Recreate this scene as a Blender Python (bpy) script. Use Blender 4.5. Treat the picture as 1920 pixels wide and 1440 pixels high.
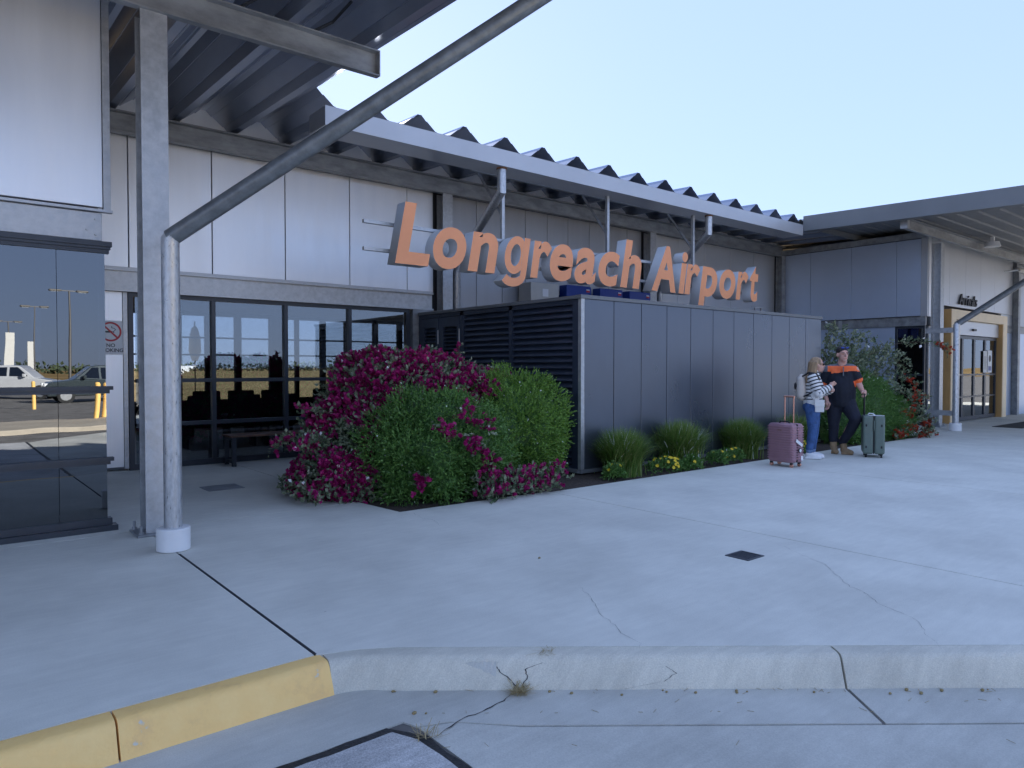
import bpy, bmesh, math, random
import numpy as np
from mathutils import Vector, Matrix
rad = math.radians
random.seed(7); RNG = np.random.default_rng(11)
for o in list(bpy.data.objects): bpy.data.objects.remove(o)
S = bpy.context.scene; COL = S.collection
# ---------------------------------------------------------------- camera
cam_d = bpy.data.cameras.new('camera'); cam = bpy.data.objects.new('camera', cam_d); COL.objects.link(cam)
cam_d.sensor_width = 36; cam_d.lens = 1331/1920*36; cam_d.clip_start = .05; cam_d.clip_end = 6000
YAW = 50.5
cam.location = (0, 0, 1.5); cam.rotation_euler = (rad(90-1.3), 0, rad(YAW-90))
S.camera = cam
# ---------------------------------------------------------------- sky, sun, exposure
SUN_AZ = (0.43, 0.90); SUN_EL = 22.0
w = bpy.data.worlds.new('World'); S.world = w; w.use_nodes = True
nt = w.node_tree; nt.nodes.clear()
sky = nt.nodes.new('ShaderNodeTexSky'); sky.sky_type = 'NISHITA'; sky.sun_disc = False
sky.sun_elevation = rad(SUN_EL); sky.sun_rotation = math.atan2(SUN_AZ[0], SUN_AZ[1])
sky.air_density = 1.0; sky.dust_density = 0.2; sky.ozone_density = 3.0; sky.altitude = 200
bg = nt.nodes.new('ShaderNodeBackground'); bg.inputs[1].default_value = 0.15
wo = nt.nodes.new('ShaderNodeOutputWorld')
gm_ = nt.nodes.new('ShaderNodeGamma'); gm_.inputs[1].default_value = 0.24      # softens the range of the whole dome evenly
tn_ = nt.nodes.new('ShaderNodeVectorMath'); tn_.operation = 'MULTIPLY'; tn_.inputs[1].default_value = (.515, .625, .93)   # cool white balance
nt.links.new(sky.outputs[0], gm_.inputs[0]); nt.links.new(gm_.outputs[0], tn_.inputs[0]); nt.links.new(tn_.outputs[0], bg.inputs[0]); nt.links.new(bg.outputs[0], wo.inputs[0])
sd = bpy.data.lights.new('sun', 'SUN'); sd.energy = 5.0; sd.angle = rad(.53); sd.color = (1, .96, .91)
sun = bpy.data.objects.new('sun', sd); COL.objects.link(sun); sun.location = (20, 40, 30)
_n = math.hypot(*SUN_AZ); sv = Vector((SUN_AZ[0]/_n*math.cos(rad(SUN_EL)), SUN_AZ[1]/_n*math.cos(rad(SUN_EL)), math.sin(rad(SUN_EL))))
sun.rotation_euler = sv.to_track_quat('Z', 'Y').to_euler()
S.render.engine = 'CYCLES'
S.view_settings.view_transform = 'Standard'; S.view_settings.look = 'None'; S.view_settings.gamma = 1
S.view_settings.exposure = 2.7; S.view_settings.use_curve_mapping = False
S.cycles.max_bounces = 10; S.cycles.transparent_max_bounces = 16
# ---------------------------------------------------------------- helpers
class MB:
    def __init__(s): s.v = []; s.f = []; s.m = []; s.mi = 0
    def face(s, idx): s.f.append(tuple(idx)); s.m.append(s.mi)
    def quad(s, *p):
        n = len(s.v); s.v += [tuple(q) for q in p]; s.face(range(n, n+len(p)))
    def box(s, x0, x1, y0, y1, z0, z1):
        n = len(s.v)
        s.v += [(x0,y0,z0),(x1,y0,z0),(x1,y1,z0),(x0,y1,z0),(x0,y0,z1),(x1,y0,z1),(x1,y1,z1),(x0,y1,z1)]
        for q in ((0,3,2,1),(4,5,6,7),(0,1,5,4),(1,2,6,5),(2,3,7,6),(3,0,4,7)): s.face([n+i for i in q])
        return s
    def prism(s, poly, z0, z1):
        n = len(s.v); k = len(poly)
        s.v += [(x,y,z0) for x,y in poly] + [(x,y,z1) for x,y in poly]
        s.face([n+i for i in range(k)][::-1]); s.face([n+k+i for i in range(k)])
        for i in range(k): j=(i+1)%k; s.face((n+i,n+j,n+k+j,n+k+i))
        return s
    def sweep(s, prof, path, closed=True):
        """prof: 2D points (side, up); path: list of (origin, sidevec, upvec)"""
        n = len(s.v); k = len(prof)
        for o, a, b in path:
            for p, q in prof: s.v.append(tuple(o[i]+a[i]*p+b[i]*q for i in range(3)))
        for r in range(len(path)-1):
            for i in range(k if closed else k-1):
                j=(i+1)%k; s.face((n+r*k+i, n+r*k+j, n+(r+1)*k+j, n+(r+1)*k+i))
        if closed:
            s.face([n+i for i in range(k)][::-1]); s.face([n+(len(path)-1)*k+i for i in range(k)])
        return s
    def tube(s, pts, r, seg=12):
        pts = [Vector(p) for p in pts]; rs = r if isinstance(r, (list, tuple)) else [r]*len(pts)
        path = []; up = None
        for i, p in enumerate(pts):
            d0 = (pts[i]-pts[i-1]).normalized() if i else None
            d1 = (pts[i+1]-pts[i]).normalized() if i < len(pts)-1 else None
            d = d0 if d1 is None else d1 if d0 is None else (d0+d1).normalized()
            if up is None:
                up = Vector((0,0,1)) if abs(d.z) < .9 else Vector((1,0,0))
            a = d.cross(up).normalized(); b = a.cross(d).normalized(); up = b
            k = 1.0
            if d0 is not None and d1 is not None: k = 1/max(.5, math.cos(d0.angle(d1)/2)); 
            bend = (d1-d0).normalized() if (d0 is not None and d1 is not None and (d1-d0).length > 1e-4) else None
            ring = []
            for t in range(seg):
                an = 2*math.pi*t/seg; q = a*math.cos(an)*rs[i]+b*math.sin(an)*rs[i]
                if bend is not None: q = q + bend*(q.dot(bend))*(k-1)
                ring.append(p+q)
            path.append(ring)
        n = len(s.v)
        for ring in path: s.v += [tuple(q) for q in ring]
        for r_ in range(len(path)-1):
            for i in range(seg):
                j=(i+1)%seg; s.face((n+r_*seg+i, n+r_*seg+j, n+(r_+1)*seg+j, n+(r_+1)*seg+i))
        s.face([n+i for i in range(seg)][::-1]); s.face([n+(len(path)-1)*seg+i for i in range(seg)])
        return s
    def rcone(s, p0, r0, p1, r1, seg=12, rings=4):
        """capsule with two radii"""
        p0, p1 = Vector(p0), Vector(p1); d = (p1-p0); L = d.length; d = d.normalized() if L > 1e-6 else Vector((0,0,1))
        up = Vector((0,0,1)) if abs(d.z) < .9 else Vector((1,0,0)); a = d.cross(up).normalized(); b = a.cross(d)
        prof = []
        for i in range(rings+1):
            t = math.pi/2*i/rings; prof.append((-r0*math.cos(t), max(r0*math.sin(t), 1e-4)))
        for i in range(rings+1):
            t = math.pi/2*(1-i/rings); prof.append((L+r1*math.cos(t), max(r1*math.sin(t), 1e-4)))
        n = len(s.v)
        for h, r in prof:
            for t in range(seg):
                an = 2*math.pi*t/seg; s.v.append(tuple(p0+d*h+a*(math.cos(an)*r)+b*(math.sin(an)*r)))
        for k in range(len(prof)-1):
            for i in range(seg):
                j=(i+1)%seg; s.face((n+k*seg+i, n+k*seg+j, n+(k+1)*seg+j, n+(k+1)*seg+i))
        s.face([n+i for i in range(seg)][::-1]); s.face([n+(len(prof)-1)*seg+i for i in range(seg)])
        return s
    def ell(s, c, r, seg=16, rings=10, rot=None):
        n = len(s.v); M3 = rot or Matrix.Identity(3)
        for i in range(rings+1):
            t = math.pi*i/rings
            for j in range(seg):
                a = 2*math.pi*j/seg; st = max(math.sin(t), .002)
                q = M3 @ Vector((r[0]*st*math.cos(a), r[1]*st*math.sin(a), -r[2]*math.cos(t)))
                s.v.append((c[0]+q.x, c[1]+q.y, c[2]+q.z))
        for i in range(rings):
            for j in range(seg):
                k=(j+1)%seg; s.face((n+i*seg+j, n+i*seg+k, n+(i+1)*seg+k, n+(i+1)*seg+j))
        s.face([n+j for j in range(seg)][::-1]); s.face([n+rings*seg+j for j in range(seg)])
        return s
def wloc(o):
    v = Vector((0,0,0))
    while o is not None: v = v + Vector(o.location); o = o.parent
    return v
def obj(name, mb, mat, parent=None, local=False, smooth=None, bevel=0, kind=None, origin=None, seg=2):
    me = mb if isinstance(mb, bpy.types.Mesh) else None
    if me is None:
        off = Vector((0,0,0)) if local else (wloc(parent) if parent else Vector(origin or (0,0,0)))
        me = bpy.data.meshes.new(name)
        me.from_pydata([(x-off.x, y-off.y, z-off.z) for x,y,z in mb.v], [], mb.f)
        if any(mb.m): me.polygons.foreach_set('material_index', mb.m)
    if mat is not None and not me.materials:
        for m_ in (mat if isinstance(mat, (list, tuple)) else [mat]): me.materials.append(m_)
    if smooth is not None:
        me.polygons.foreach_set('use_smooth', [True]*len(me.polygons)); me.set_sharp_from_angle(angle=rad(smooth))
    me.update()
    o = bpy.data.objects.new(name, me); COL.objects.link(o)
    if parent: o.parent = parent
    elif origin: o.location = origin
    if bevel:
        b = o.modifiers.new('bevel', 'BEVEL'); b.width = bevel; b.segments = seg; b.limit_method = 'ANGLE'; b.angle_limit = rad(35)
    if kind: o['kind'] = kind
    return o
def empty(name, loc, rz=0, parent=None):
    o = bpy.data.objects.new(name, None); COL.objects.link(o); o.location = loc; o.rotation_euler.z = rz; o.empty_display_size = .1
    if parent: o.parent = parent; o.location = Vector(loc)-wloc(parent)
    return o
def tag(o, label, cat, group=None):
    o['label'] = label; o['category'] = cat
    if group: o['group'] = group
    return o
def thing(name, loc, label, cat, group=None, rz=0): return tag(empty(name, loc, rz), label, cat, group)
def bx(*a): return MB().box(*a)
# ---------------------------------------------------------------- materials
MT = {}
def mat(name, col, rough=.5, metal=0., var=.12, scale=3., bump=0., bscale=60., spec=.5, rvar=0., stretch=None, col2=None, lo=.35, hi=.65, detail=6, coat=0.):
    m = bpy.data.materials.new(name); m.use_nodes = True; N = m.node_tree.nodes; Lk = m.node_tree.links
    b = N['Principled BSDF']; b.inputs['Roughness'].default_value = rough; b.inputs['Metallic'].default_value = metal
    b.inputs['Specular IOR Level'].default_value = spec; b.inputs['Coat Weight'].default_value = coat
    tc = N.new('ShaderNodeTexCoord'); src = tc.outputs['Object']
    if stretch:
        mp = N.new('ShaderNodeMapping'); mp.inputs['Scale'].default_value = stretch; Lk.new(src, mp.inputs[0]); src = mp.outputs[0]
    nz = N.new('ShaderNodeTexNoise'); nz.inputs['Scale'].default_value = scale; nz.inputs['Detail'].default_value = detail; nz.inputs['Roughness'].default_value = .62
    Lk.new(src, nz.inputs['Vector'])
    rp = N.new('ShaderNodeValToRGB'); rp.color_ramp.elements[0].position = lo; rp.color_ramp.elements[1].position = hi
    c2 = col2 or tuple(min(1, c*(1+var)) for c in col); c1 = col if col2 else tuple(c*(1-var) for c in col)
    rp.color_ramp.elements[0].color = (*c1, 1); rp.color_ramp.elements[1].color = (*c2, 1)
    Lk.new(nz.outputs[0], rp.inputs[0]); Lk.new(rp.outputs[0], b.inputs['Base Color'])
    if rvar:
        mr = N.new('ShaderNodeMapRange'); mr.inputs[1].default_value = .3; mr.inputs[2].default_value = .7
        mr.inputs[3].default_value = rough-rvar; mr.inputs[4].default_value = rough+rvar; Lk.new(nz.outputs[0], mr.inputs[0]); Lk.new(mr.outputs[0], b.inputs['Roughness'])
    if bump:
        n2 = N.new('ShaderNodeTexNoise'); n2.inputs['Scale'].default_value = bscale; n2.inputs['Detail'].default_value = 5; Lk.new(src, n2.inputs['Vector'])
        bp = N.new('ShaderNodeBump'); bp.inputs['Strength'].default_value = bump; bp.inputs['Distance'].default_value = .01
        Lk.new(n2.outputs[0], bp.inputs['Height']); Lk.new(bp.outputs[0], b.inputs['Normal'])
    MT[name] = m; return m
def concrete(name, col, blotch=.14, fine=.07):
    m = mat(name, col, .82, 0, blotch, .9, .25, 90); N = m.node_tree.nodes; Lk = m.node_tree.links; b = N['Principled BSDF']
    rp = [n for n in N if n.type == 'VALTORGB'][0]; tc = [n for n in N if n.type == 'TEX_COORD'][0]
    mp = N.new('ShaderNodeMapping'); mp.inputs['Scale'].default_value = (1.2, 7, 1); mp.inputs['Rotation'].default_value = (0,0,rad(-25)); Lk.new(tc.outputs['Object'], mp.inputs[0])
    n1 = N.new('ShaderNodeTexNoise'); n1.inputs['Scale'].default_value = 2.5; n1.inputs['Detail'].default_value = 8; n1.inputs['Roughness'].default_value = .7; Lk.new(mp.outputs[0], n1.inputs[0])
    n2 = N.new('ShaderNodeTexNoise'); n2.inputs['Scale'].default_value = 160; n2.inputs['Detail'].default_value = 3; Lk.new(tc.outputs['Object'], n2.inputs[0])
    prev = rp.outputs[0]
    for nn, amt in ((n1, fine*1.6), (n2, fine*1.8)):
        mr = N.new('ShaderNodeMapRange'); mr.inputs[1].default_value = .25; mr.inputs[2].default_value = .75; mr.inputs[3].default_value = 1-amt; mr.inputs[4].default_value = 1+amt
        Lk.new(nn.outputs[0], mr.inputs[0])
        mx = N.new('ShaderNodeVectorMath'); mx.operation = 'SCALE'; Lk.new(prev, mx.inputs[0]); Lk.new(mr.outputs[0], mx.inputs['Scale']); prev = mx.outputs[0]
    # small dark specks
    vo = N.new('ShaderNodeTexVoronoi'); vo.inputs['Scale'].default_value = 2.3; Lk.new(tc.outputs['Object'], vo.inputs[0])
    lt = N.new('ShaderNodeMapRange'); lt.inputs[1].default_value = .006; lt.inputs[2].default_value = .016; lt.inputs[3].default_value = .45; lt.inputs[4].default_value = 1; Lk.new(vo.outputs['Distance'], lt.inputs[0])
    mx = N.new('ShaderNodeVectorMath'); mx.operation = 'SCALE'; Lk.new(prev, mx.inputs[0]); Lk.new(lt.outputs[0], mx.inputs['Scale'])
    Lk.new(mx.outputs[0], b.inputs['Base Color'])
    return m
concrete('pavement', (.70,.685,.61), .10, .04); concrete('kerb_concrete', (.60,.57,.48), .16, .08); concrete('gutter_concrete', (.52,.51,.46), .16, .06)
concrete('road_patch', (.47,.46,.45), .22, .2); concrete('pale_concrete', (.42,.36,.28), .1, .1)
mat('yellow_paint', (.93,.56,.16), .55, 0, .09, 5, .25, 70)
m_ = mat('kerb_paint', (.93,.56,.16), .55, 0, .09, 7, .3, 70, detail=12)
_r = [n for n in m_.node_tree.nodes if n.type == 'VALTORGB'][0].color_ramp
_r.elements[0].position = .315; _r.elements[0].color = (.62,.58,.48,1); _r.elements[1].position = .7; _r.elements[1].color = (1.0,.66,.25,1)
for _p, _c in ((.345,(.90,.56,.21,1)),(.45,(.98,.62,.22,1))): _e = _r.elements.new(_p); _e.color = _c
mat('asphalt', (.18,.17,.16), .95, 0, .25, 2, .4, 120, spec=.1)
mat('field', (.24,.165,.08), 1.0, 0, .3, .05, 0, 1, spec=0)
mat('soil', (.07,.05,.04), .95, 0, .5, 30, .9, 60)
mat('joint', (.03,.03,.035), .9, 0, .2, 10)
mat('tar', (.02,.02,.022), .6, 0, .4, 20, .6, 60)
mat('galvanised', (.47,.48,.49), .40, .55, .13, 14, .05, 40, rvar=.08, detail=9)
mat('galvanised_dull', (.30,.31,.32), .5, .4, .28, 6, .08, 40, rvar=.1, detail=9, stretch=(.4,1,1))
mat('galvanised_pipe', (.52,.53,.54), .34, .6, .17, 45, .06, 60, rvar=.1, detail=10, stretch=(1,1,.3))
mat('strut_paint', (.17,.185,.195), .38, .3, .25, 8, .05, 50, rvar=.08)
mat('white_panel', (.84,.85,.87), .40, .6, .03, 2.2, .01, 1.5, spec=.6, rvar=.05, stretch=(2,2,.2))
mat('grey_panel', (.40,.41,.43), .40, .5, .05, 2.2, .01, 1.5, rvar=.05, stretch=(2,2,.2))
mat('pale_grey_panel', (.58,.59,.61), .40, .5, .03, 1.0)
mat('blue_grey_panel', (.54,.62,.76), .40, .5, .03, 1.0)
mat('dark_panel', (.125,.145,.18), .30, .7, .06, 1.2, 0, 5, spec=.8, rvar=.05, stretch=(1,1,.5), detail=3)
mat('louvre', (.035,.048,.075), .42, .1, .2, 4)
mat('dark_frame', (.045,.052,.065), .38, .2, .1, 5)
mat('roof_sheet', (.27,.31,.40), .36, .7, .10, 2.0, rvar=.06, stretch=(1,.3,1))
mat('fascia', (.50,.51,.53), .36, .35, .04, 1.0)
mat('wing_gutter', (.17,.178,.185), .5, .1, .06, 1.0)
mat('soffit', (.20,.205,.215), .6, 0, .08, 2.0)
mat('rust', (.22,.10,.045), .8, .1, .3, 20)
mat('letter_face', (.92,.37,.17), .5, 0, .03, 3); mat('letter_return', (.66,.68,.70), .4, 0, .03, 3)
mat('white_paint', (.78,.78,.78), .45, 0, .04, 5); mat('portal', (.93,.73,.46), .45, 0, .04, 3); mat('portal_side', (.58,.34,.13), .5, 0, .04, 3)
mat('black', (.012,.012,.014), .45, 0, .2, 8); mat('black_rubber', (.02,.02,.02), .75, 0, .2, 8)
mat('red_ink', (.55,.03,.04), .5, 0, .04, 3); mat('sign_white', (.80,.80,.80), .45, 0, .02, 3); mat('ink_grey', (.03,.03,.035), .5, 0, .02, 3)
mat('inverter_blue', (.008,.04,.25), .35, 0, .06, 3); mat('cream_box', (.55,.53,.48), .5, 0, .04, 3); mat('timber', (.13,.065,.04), .5, 0, .35, 6, .1, 40, stretch=(1,12,12))
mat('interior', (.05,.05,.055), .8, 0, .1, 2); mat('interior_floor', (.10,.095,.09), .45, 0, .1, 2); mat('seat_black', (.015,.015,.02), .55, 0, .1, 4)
mat('rock', (.45,.30,.17), .9, 0, .35, 8, .8, 14); mat('dry_straw', (.55,.44,.24), .9, 0, .25, 30)
mat('skin', (.58,.33,.25), .5, 0, .07, 14); mat('skin_man', (.60,.33,.26), .5, 0, .09, 14)
mat('hair_blonde', (.34,.22,.12), .5, 0, .45, 30, .5, 90, stretch=(1,1,.12)); mat('hair_dark', (.025,.018,.015), .55, 0, .3, 60)
mat('navy', (.006,.008,.018), .8, 0, .25, 12, .4, 30); mat('trouser_navy', (.009,.011,.024), .8, 0, .25, 10, .5, 22); mat('hi_vis', (1.0,.16,.035), .6, 0, .05, 9); mat('collar_grey', (.13,.14,.16), .7, 0, .1, 20)
mat('denim', (.045,.105,.26), .8, 0, .35, 9, .5, 25); mat('denim_cuff', (.16,.25,.42), .8, 0, .2, 20); mat('shoe_white', (.78,.78,.78), .5, 0, .05, 20); mat('boot_tan', (.30,.20,.11), .75, 0, .2, 16)
mat('canvas_cream', (.62,.55,.48), .75, 0, .07, 14, .3, 60); mat('bag_white', (.75,.73,.70), .5, 0, .04, 9)
mat('case_rose', (.37,.20,.23), .28, .3, .06, 6); mat('rose_gold', (.75,.38,.28), .25, .8, .05, 6); mat('case_green', (.13,.17,.14), .5, 0, .06, 8)
mat('car_dark', (.05,.065,.07), .2, .3, .03, 3, coat=1); mat('car_white', (.5,.5,.5), .25, 0, .03, 3, coat=1); mat('tyre', (.02,.02,.02), .85, 0, .2, 9); mat('rim', (.5,.5,.5), .3, .8, .1, 9); mat('tail_red', (.5,.01,.01), .3, 0, .05, 5); mat('headlamp', (.8,.8,.8), .15, 0, .02, 5)
mat('lamp_metal', (.12,.11,.10), .5, .5, .1, 4); mat('lens', (.85,.85,.82), .3, 0, .02, 4)
mat('shade_lens', (.35,.42,.52), .12, .3, .03, 4)
mat('bark', (.10,.07,.05), .9, 0, .3, 12, .5, 30)
def leafmat(name, cols, rough=.45, trans=.25):
    m = bpy.data.materials.new(name); m.use_nodes = True; N = m.node_tree.nodes; Lk = m.node_tree.links; b = N['Principled BSDF']
    at = N.new('ShaderNodeAttribute'); at.attribute_name = 'rnd'; rp = N.new('ShaderNodeValToRGB'); el = rp.color_ramp.elements
    for i, c in enumerate(cols):
        p = i/(len(cols)-1)
        e = el[0] if i == 0 else el[1] if i == len(cols)-1 else el.new(p)
        e.position = p; e.color = (*c, 1)
    Lk.new(at.outputs['Fac'], rp.inputs[0]); Lk.new(rp.outputs[0], b.inputs['Base Color']); b.inputs['Roughness'].default_value = rough
    tr = N.new('ShaderNodeBsdfTranslucent'); Lk.new(rp.outputs[0], tr.inputs[0]); mx = N.new('ShaderNodeMixShader'); mx.inputs[0].default_value = trans
    Lk.new(b.outputs[0], mx.inputs[1]); Lk.new(tr.outputs[0], mx.inputs[2]); Lk.new(mx.outputs[0], N['Material Output'].inputs[0]); MT[name] = m
leafmat('leaf_green', [(.06,.15,.03),(.105,.245,.05),(.18,.34,.075)])
leafmat('leaf_lime', [(.095,.21,.025),(.165,.32,.05),(.27,.45,.085)])
leafmat('leaf_variegated', [(.04,.10,.035),(.055,.125,.045),(.07,.15,.055),(.085,.17,.065),(.10,.19,.08),(.11,.20,.09),(.13,.22,.10),(.36,.38,.25)])
leafmat('bract_magenta', [(.28,.005,.10),(.42,.010,.15),(.58,.03,.23)], .55, .3)
leafmat('bract_orange', [(.45,.05,.02),(.6,.09,.04)], .55, .3)
leafmat('bract_cream', [(.75,.72,.55),(.8,.78,.65)], .55, .3)
leafmat('grass', [(.07,.20,.015),(.11,.29,.022),(.15,.36,.03),(.19,.41,.045),(.24,.45,.06),(.38,.42,.14)], .5, .25)
leafmat('petal_yellow', [(.85,.55,.01),(.9,.68,.03)], .5, .2)
leafmat('straw', [(.35,.27,.13),(.6,.5,.3)], .8, .2)
leafmat('leaf_far', [(.03,.045,.02),(.06,.08,.035)], .8, .1)
def glass(name, refl, tint, gcol=(.9,.95,1)):
    m = bpy.data.materials.new(name); m.use_nodes = True; N = m.node_tree.nodes; Lk = m.node_tree.links; N.remove(N['Principled BSDF'])
    t = N.new('ShaderNodeBsdfTransparent'); t.inputs[0].default_value = (*tint, 1); g = N.new('ShaderNodeBsdfGlossy'); g.inputs['Roughness'].default_value = 0; g.inputs[0].default_value = (*gcol, 1)
    nz = N.new('ShaderNodeTexNoise'); nz.inputs['Scale'].default_value = 1.3; nz.inputs['Detail'].default_value = 1; tcc = N.new('ShaderNodeTexCoord'); Lk.new(tcc.outputs['Object'], nz.inputs['Vector']); bp = N.new('ShaderNodeBump'); bp.inputs['Strength'].default_value = .05; bp.inputs['Distance'].default_value = .03; Lk.new(nz.outputs[0], bp.inputs['Height']); Lk.new(bp.outputs[0], g.inputs['Normal'])
    lw = N.new('ShaderNodeFresnel'); lw.inputs[0].default_value = 1.5; ad = N.new('ShaderNodeMath'); ad.operation = 'ADD'; ad.use_clamp = True; ad.inputs[1].default_value = refl; Lk.new(lw.outputs[0], ad.inputs[0])
    mx = N.new('ShaderNodeMixShader'); Lk.new(ad.outputs[0], mx.inputs[0]); Lk.new(t.outputs[0], mx.inputs[1]); Lk.new(g.outputs[0], mx.inputs[2]); Lk.new(mx.outputs[0], N['Material Output'].inputs[0]); MT[name] = m
glass('glass_tinted', .12, (.10,.12,.14)); glass('glass_clear', .09, (.62,.66,.68)); glass('glass_rear', .03, (.70,.74,.78)); glass('glass_car', .12, (.12,.13,.14))
G = MT
# ================================================================ SETTING: ground
obj('ground', bx(-2500,2500,-2500,2500,-.6,-.19), G['field'], kind='structure')
obj('road', bx(-120,160,-75,9,-.4,-.158), G['asphalt'], kind='structure')
# concrete island across the road
obj('traffic_island', bx(-30,40,-10.2,-6.4,-.2,-.02), G['pale_concrete'], kind='structure', bevel=.03)
# kerb lip line
KD = Vector((2.58,-2.08,0)).normalized(); KN = Vector((-KD.y, KD.x, 0))
if KN.y < 0: KN = -KN
K0 = Vector((1.84,3.21,0))
def kpt(s, off=0.): return K0 + KD*s + KN*off
kend = 13.6
pave = empty('pavement', (0,5,0)); pave['kind'] = 'structure'
def kb(x):            # back of kerb line y at x
    p = kpt(0,.135); return p.y + (x-p.x)*KD.y/KD.x
g = .006
pb = kpt(0,.135)
XJ = [1.55, 5.8, 10.0, 14.2, 18.4, 22.6, 26.8, 31.0, 35.2]
slabs = [[(-9,3.495),(1.55-.011,3.495),(1.55-.011,7.2-g),(-9,7.2-g)],
         [(-9,7.2+g),(3.68,7.2+g),(3.68,11.75),(-9,11.75)],
         [(1.55+.002,3.485),(1.75,3.42),(pb.x,pb.y),(5.8-g,kb(5.8)),(5.8-g,6.36),(3.78,6.42),(3.7,7.2-g),(1.55+.002,7.2-g)],
         [(3.69,9.6),(7.1,9.6),(7.1,11.75),(3.69,11.75)]]
for a, b_ in zip(XJ[1:-1], XJ[2:]):
    ya, yb = max(kb(a),-6.35), max(kb(b_),-6.35)
    top = 6.3 if b_ < 18 else 7.6
    p = [(a+g,ya)]
    xc = K0.x+.085+(-6.35-pb.y)*KD.x/KD.y
    if ya > -6.35 and yb <= -6.35: p.append((xc,-6.35))
    p += [(b_-g,yb),(b_-g,top),(a+g,top)]
    if a < 16 < b_: p = [(a+g,ya)] + ([(xc,-6.35)] if ya > -6.35 and yb <= -6.35 else []) + [(b_-g,yb),(b_-g,7.6),(16.9,7.6),(16.9,6.25),(a+g,6.25)]
    slabs.append(p)
for p in slabs: obj('slab', MB().prism(p,-.19,0), G['pavement'], pave)
obj('joint_sealant', bx(1.5435,1.5575,3.50,6.1,-.03,.0012), G['joint'], pave)
obj('joint_filler', bx(-9,36,3.52,11.7,-.2,-.035), G['joint'], pave)
# cracks in the slabs (thin open cracks, widening and pinching)
def ribbon(pts, w0, z, jitter=.012, seed=1):
    r = random.Random(seed); P = []
    for a, b_ in zip(pts[:-1], pts[1:]):
        n = max(2, int(math.dist(a,b_)/.035))
        for i in range(n):
            t = i/n; P.append((a[0]+(b_[0]-a[0])*t+r.uniform(-jitter,jitter), a[1]+(b_[1]-a[1])*t+r.uniform(-jitter,jitter)))
    P.append(pts[-1]); m = MB()
    n = len(P)
    for i, (x,y) in enumerate(P):
        q = P[min(i+1,n-1)]; o_ = P[max(i-1,0)]; dx, dy = q[0]-o_[0], q[1]-o_[1]; L = math.hypot(dx,dy) or 1
        ww = w0*r.uniform(.25,1)*min(1,.2+4*min(i,n-1-i)/n); m.v += [(x-dy/L*ww,y+dx/L*ww,z),(x+dy/L*ww,y-dx/L*ww,z)]
    for i in range(n-1): m.face((2*i,2*i+1,2*i+3,2*i+2))
    return m
c1 = [(3.45,3.46),(3.3,3.19),(3.15,2.98),(3.07,2.79),(3.01,2.68),(2.97,2.51),(2.91,2.46)]
c2 = [(5.57,3.22),(5.53,3.12),(5.43,2.96),(5.31,2.74),(5.26,2.63),(5.05,2.44),(4.86,2.26),(4.83,2.15),(4.64,1.96),(4.57,1.78),(4.51,1.7),(4.32,1.57),(4.16,1.44)]
c3 = [(3.86,6.3),(3.8,6.05),(3.83,5.85),(3.74,5.6)]
for i, c in enumerate((c1, c2, c3)): obj('crack', ribbon(c, .0013, .0022, .010, i+3), G['joint'], pave)
# kerb
kerb = empty('kerb', (1.6,3.3,-.2)); kerb['kind'] = 'structure'
PROF = [(.13,-.19),(.13,-.002),(.045,.0),(.02,-.006),(.004,-.022),(-.004,-.04),(-.055,-.15),(-.06,-.19)]
def kerbseg(pts, m):
    path = []
    for i, p in enumerate(pts):
        a = Vector(pts[max(i-1,0)]); b_ = Vector(pts[min(i+1,len(pts)-1)]); d = (b_-a).normalized(); n = Vector((-d.y,d.x,0))
        path.append((p, n, Vector((0,0,1))))
    return obj('kerb_segment', MB().sweep(PROF, path), m, kerb, smooth=50)
Y0 = 3.36
def sub(a, b_, n=6): return [tuple(Vector(a).lerp(Vector(b_), i/n)) for i in range(n+1)]
kerbseg(sub((-9,Y0,0),(-2.4,Y0,0)), G['kerb_paint']); kerbseg(sub((-2.392,Y0,0),(.596,Y0,0)), G['kerb_paint']); kerbseg(sub((.605,Y0,0),(1.565,Y0,0)), G['kerb_paint'])
kerbseg([(1.567,Y0,0),(1.63,Y0-.008,0),(1.70,Y0-.035,0),(1.77,Y0-.08,0)]+[tuple(kpt(s)) for s in (0.02,.3,.62,1.2,1.8,2.338)], G['kerb_concrete']); kerbseg([tuple(kpt(s)) for s in (2.35,5,9,kend)], G['kerb_concrete'])
# broken crack pieces in the kerb face near the dry grass tuft
def kface(s, up):  # point on the kerb face, up from -.15..0
    t = (up+.15)/.11; off = -.058+.056*min(1,t); return kpt(s, off) + Vector((0,0,up))
def facecrack(pts, w0, seed):
    r = random.Random(seed); m = MB(); P = []
    for a, b_ in zip(pts[:-1], pts[1:]):
        for i in range(5): t=i/5; P.append((a[0]+(b_[0]-a[0])*t+r.uniform(-.006,.006), a[1]+(b_[1]-a[1])*t))
    P.append(pts[-1])
    for s_, u in P:
        ww = w0*r.uniform(.5,1); q = kface(s_,u)-KN*.0025
        m.v += [tuple(q-KD*ww), tuple(q+KD*ww)]
    for i in range(len(P)-1): m.face((2*i,2*i+1,2*i+3,2*i+2))
    return m
obj('crack', facecrack([(.66,-.15),(.62,-.11),(.55,-.06),(.53,-.035)], .004, 1), G['joint'], kerb)
obj('crack', facecrack([(.67,-.15),(.70,-.09),(.69,-.06),(.78,-.03)], .004, 2), G['joint'], kerb)
obj('crack', facecrack([(1.42,-.05),(1.47,-.08),(1.40,-.115),(1.2,-.145)], .0025, 5), G['joint'], kerb)
m = MB(); r = random.Random(4)
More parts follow.
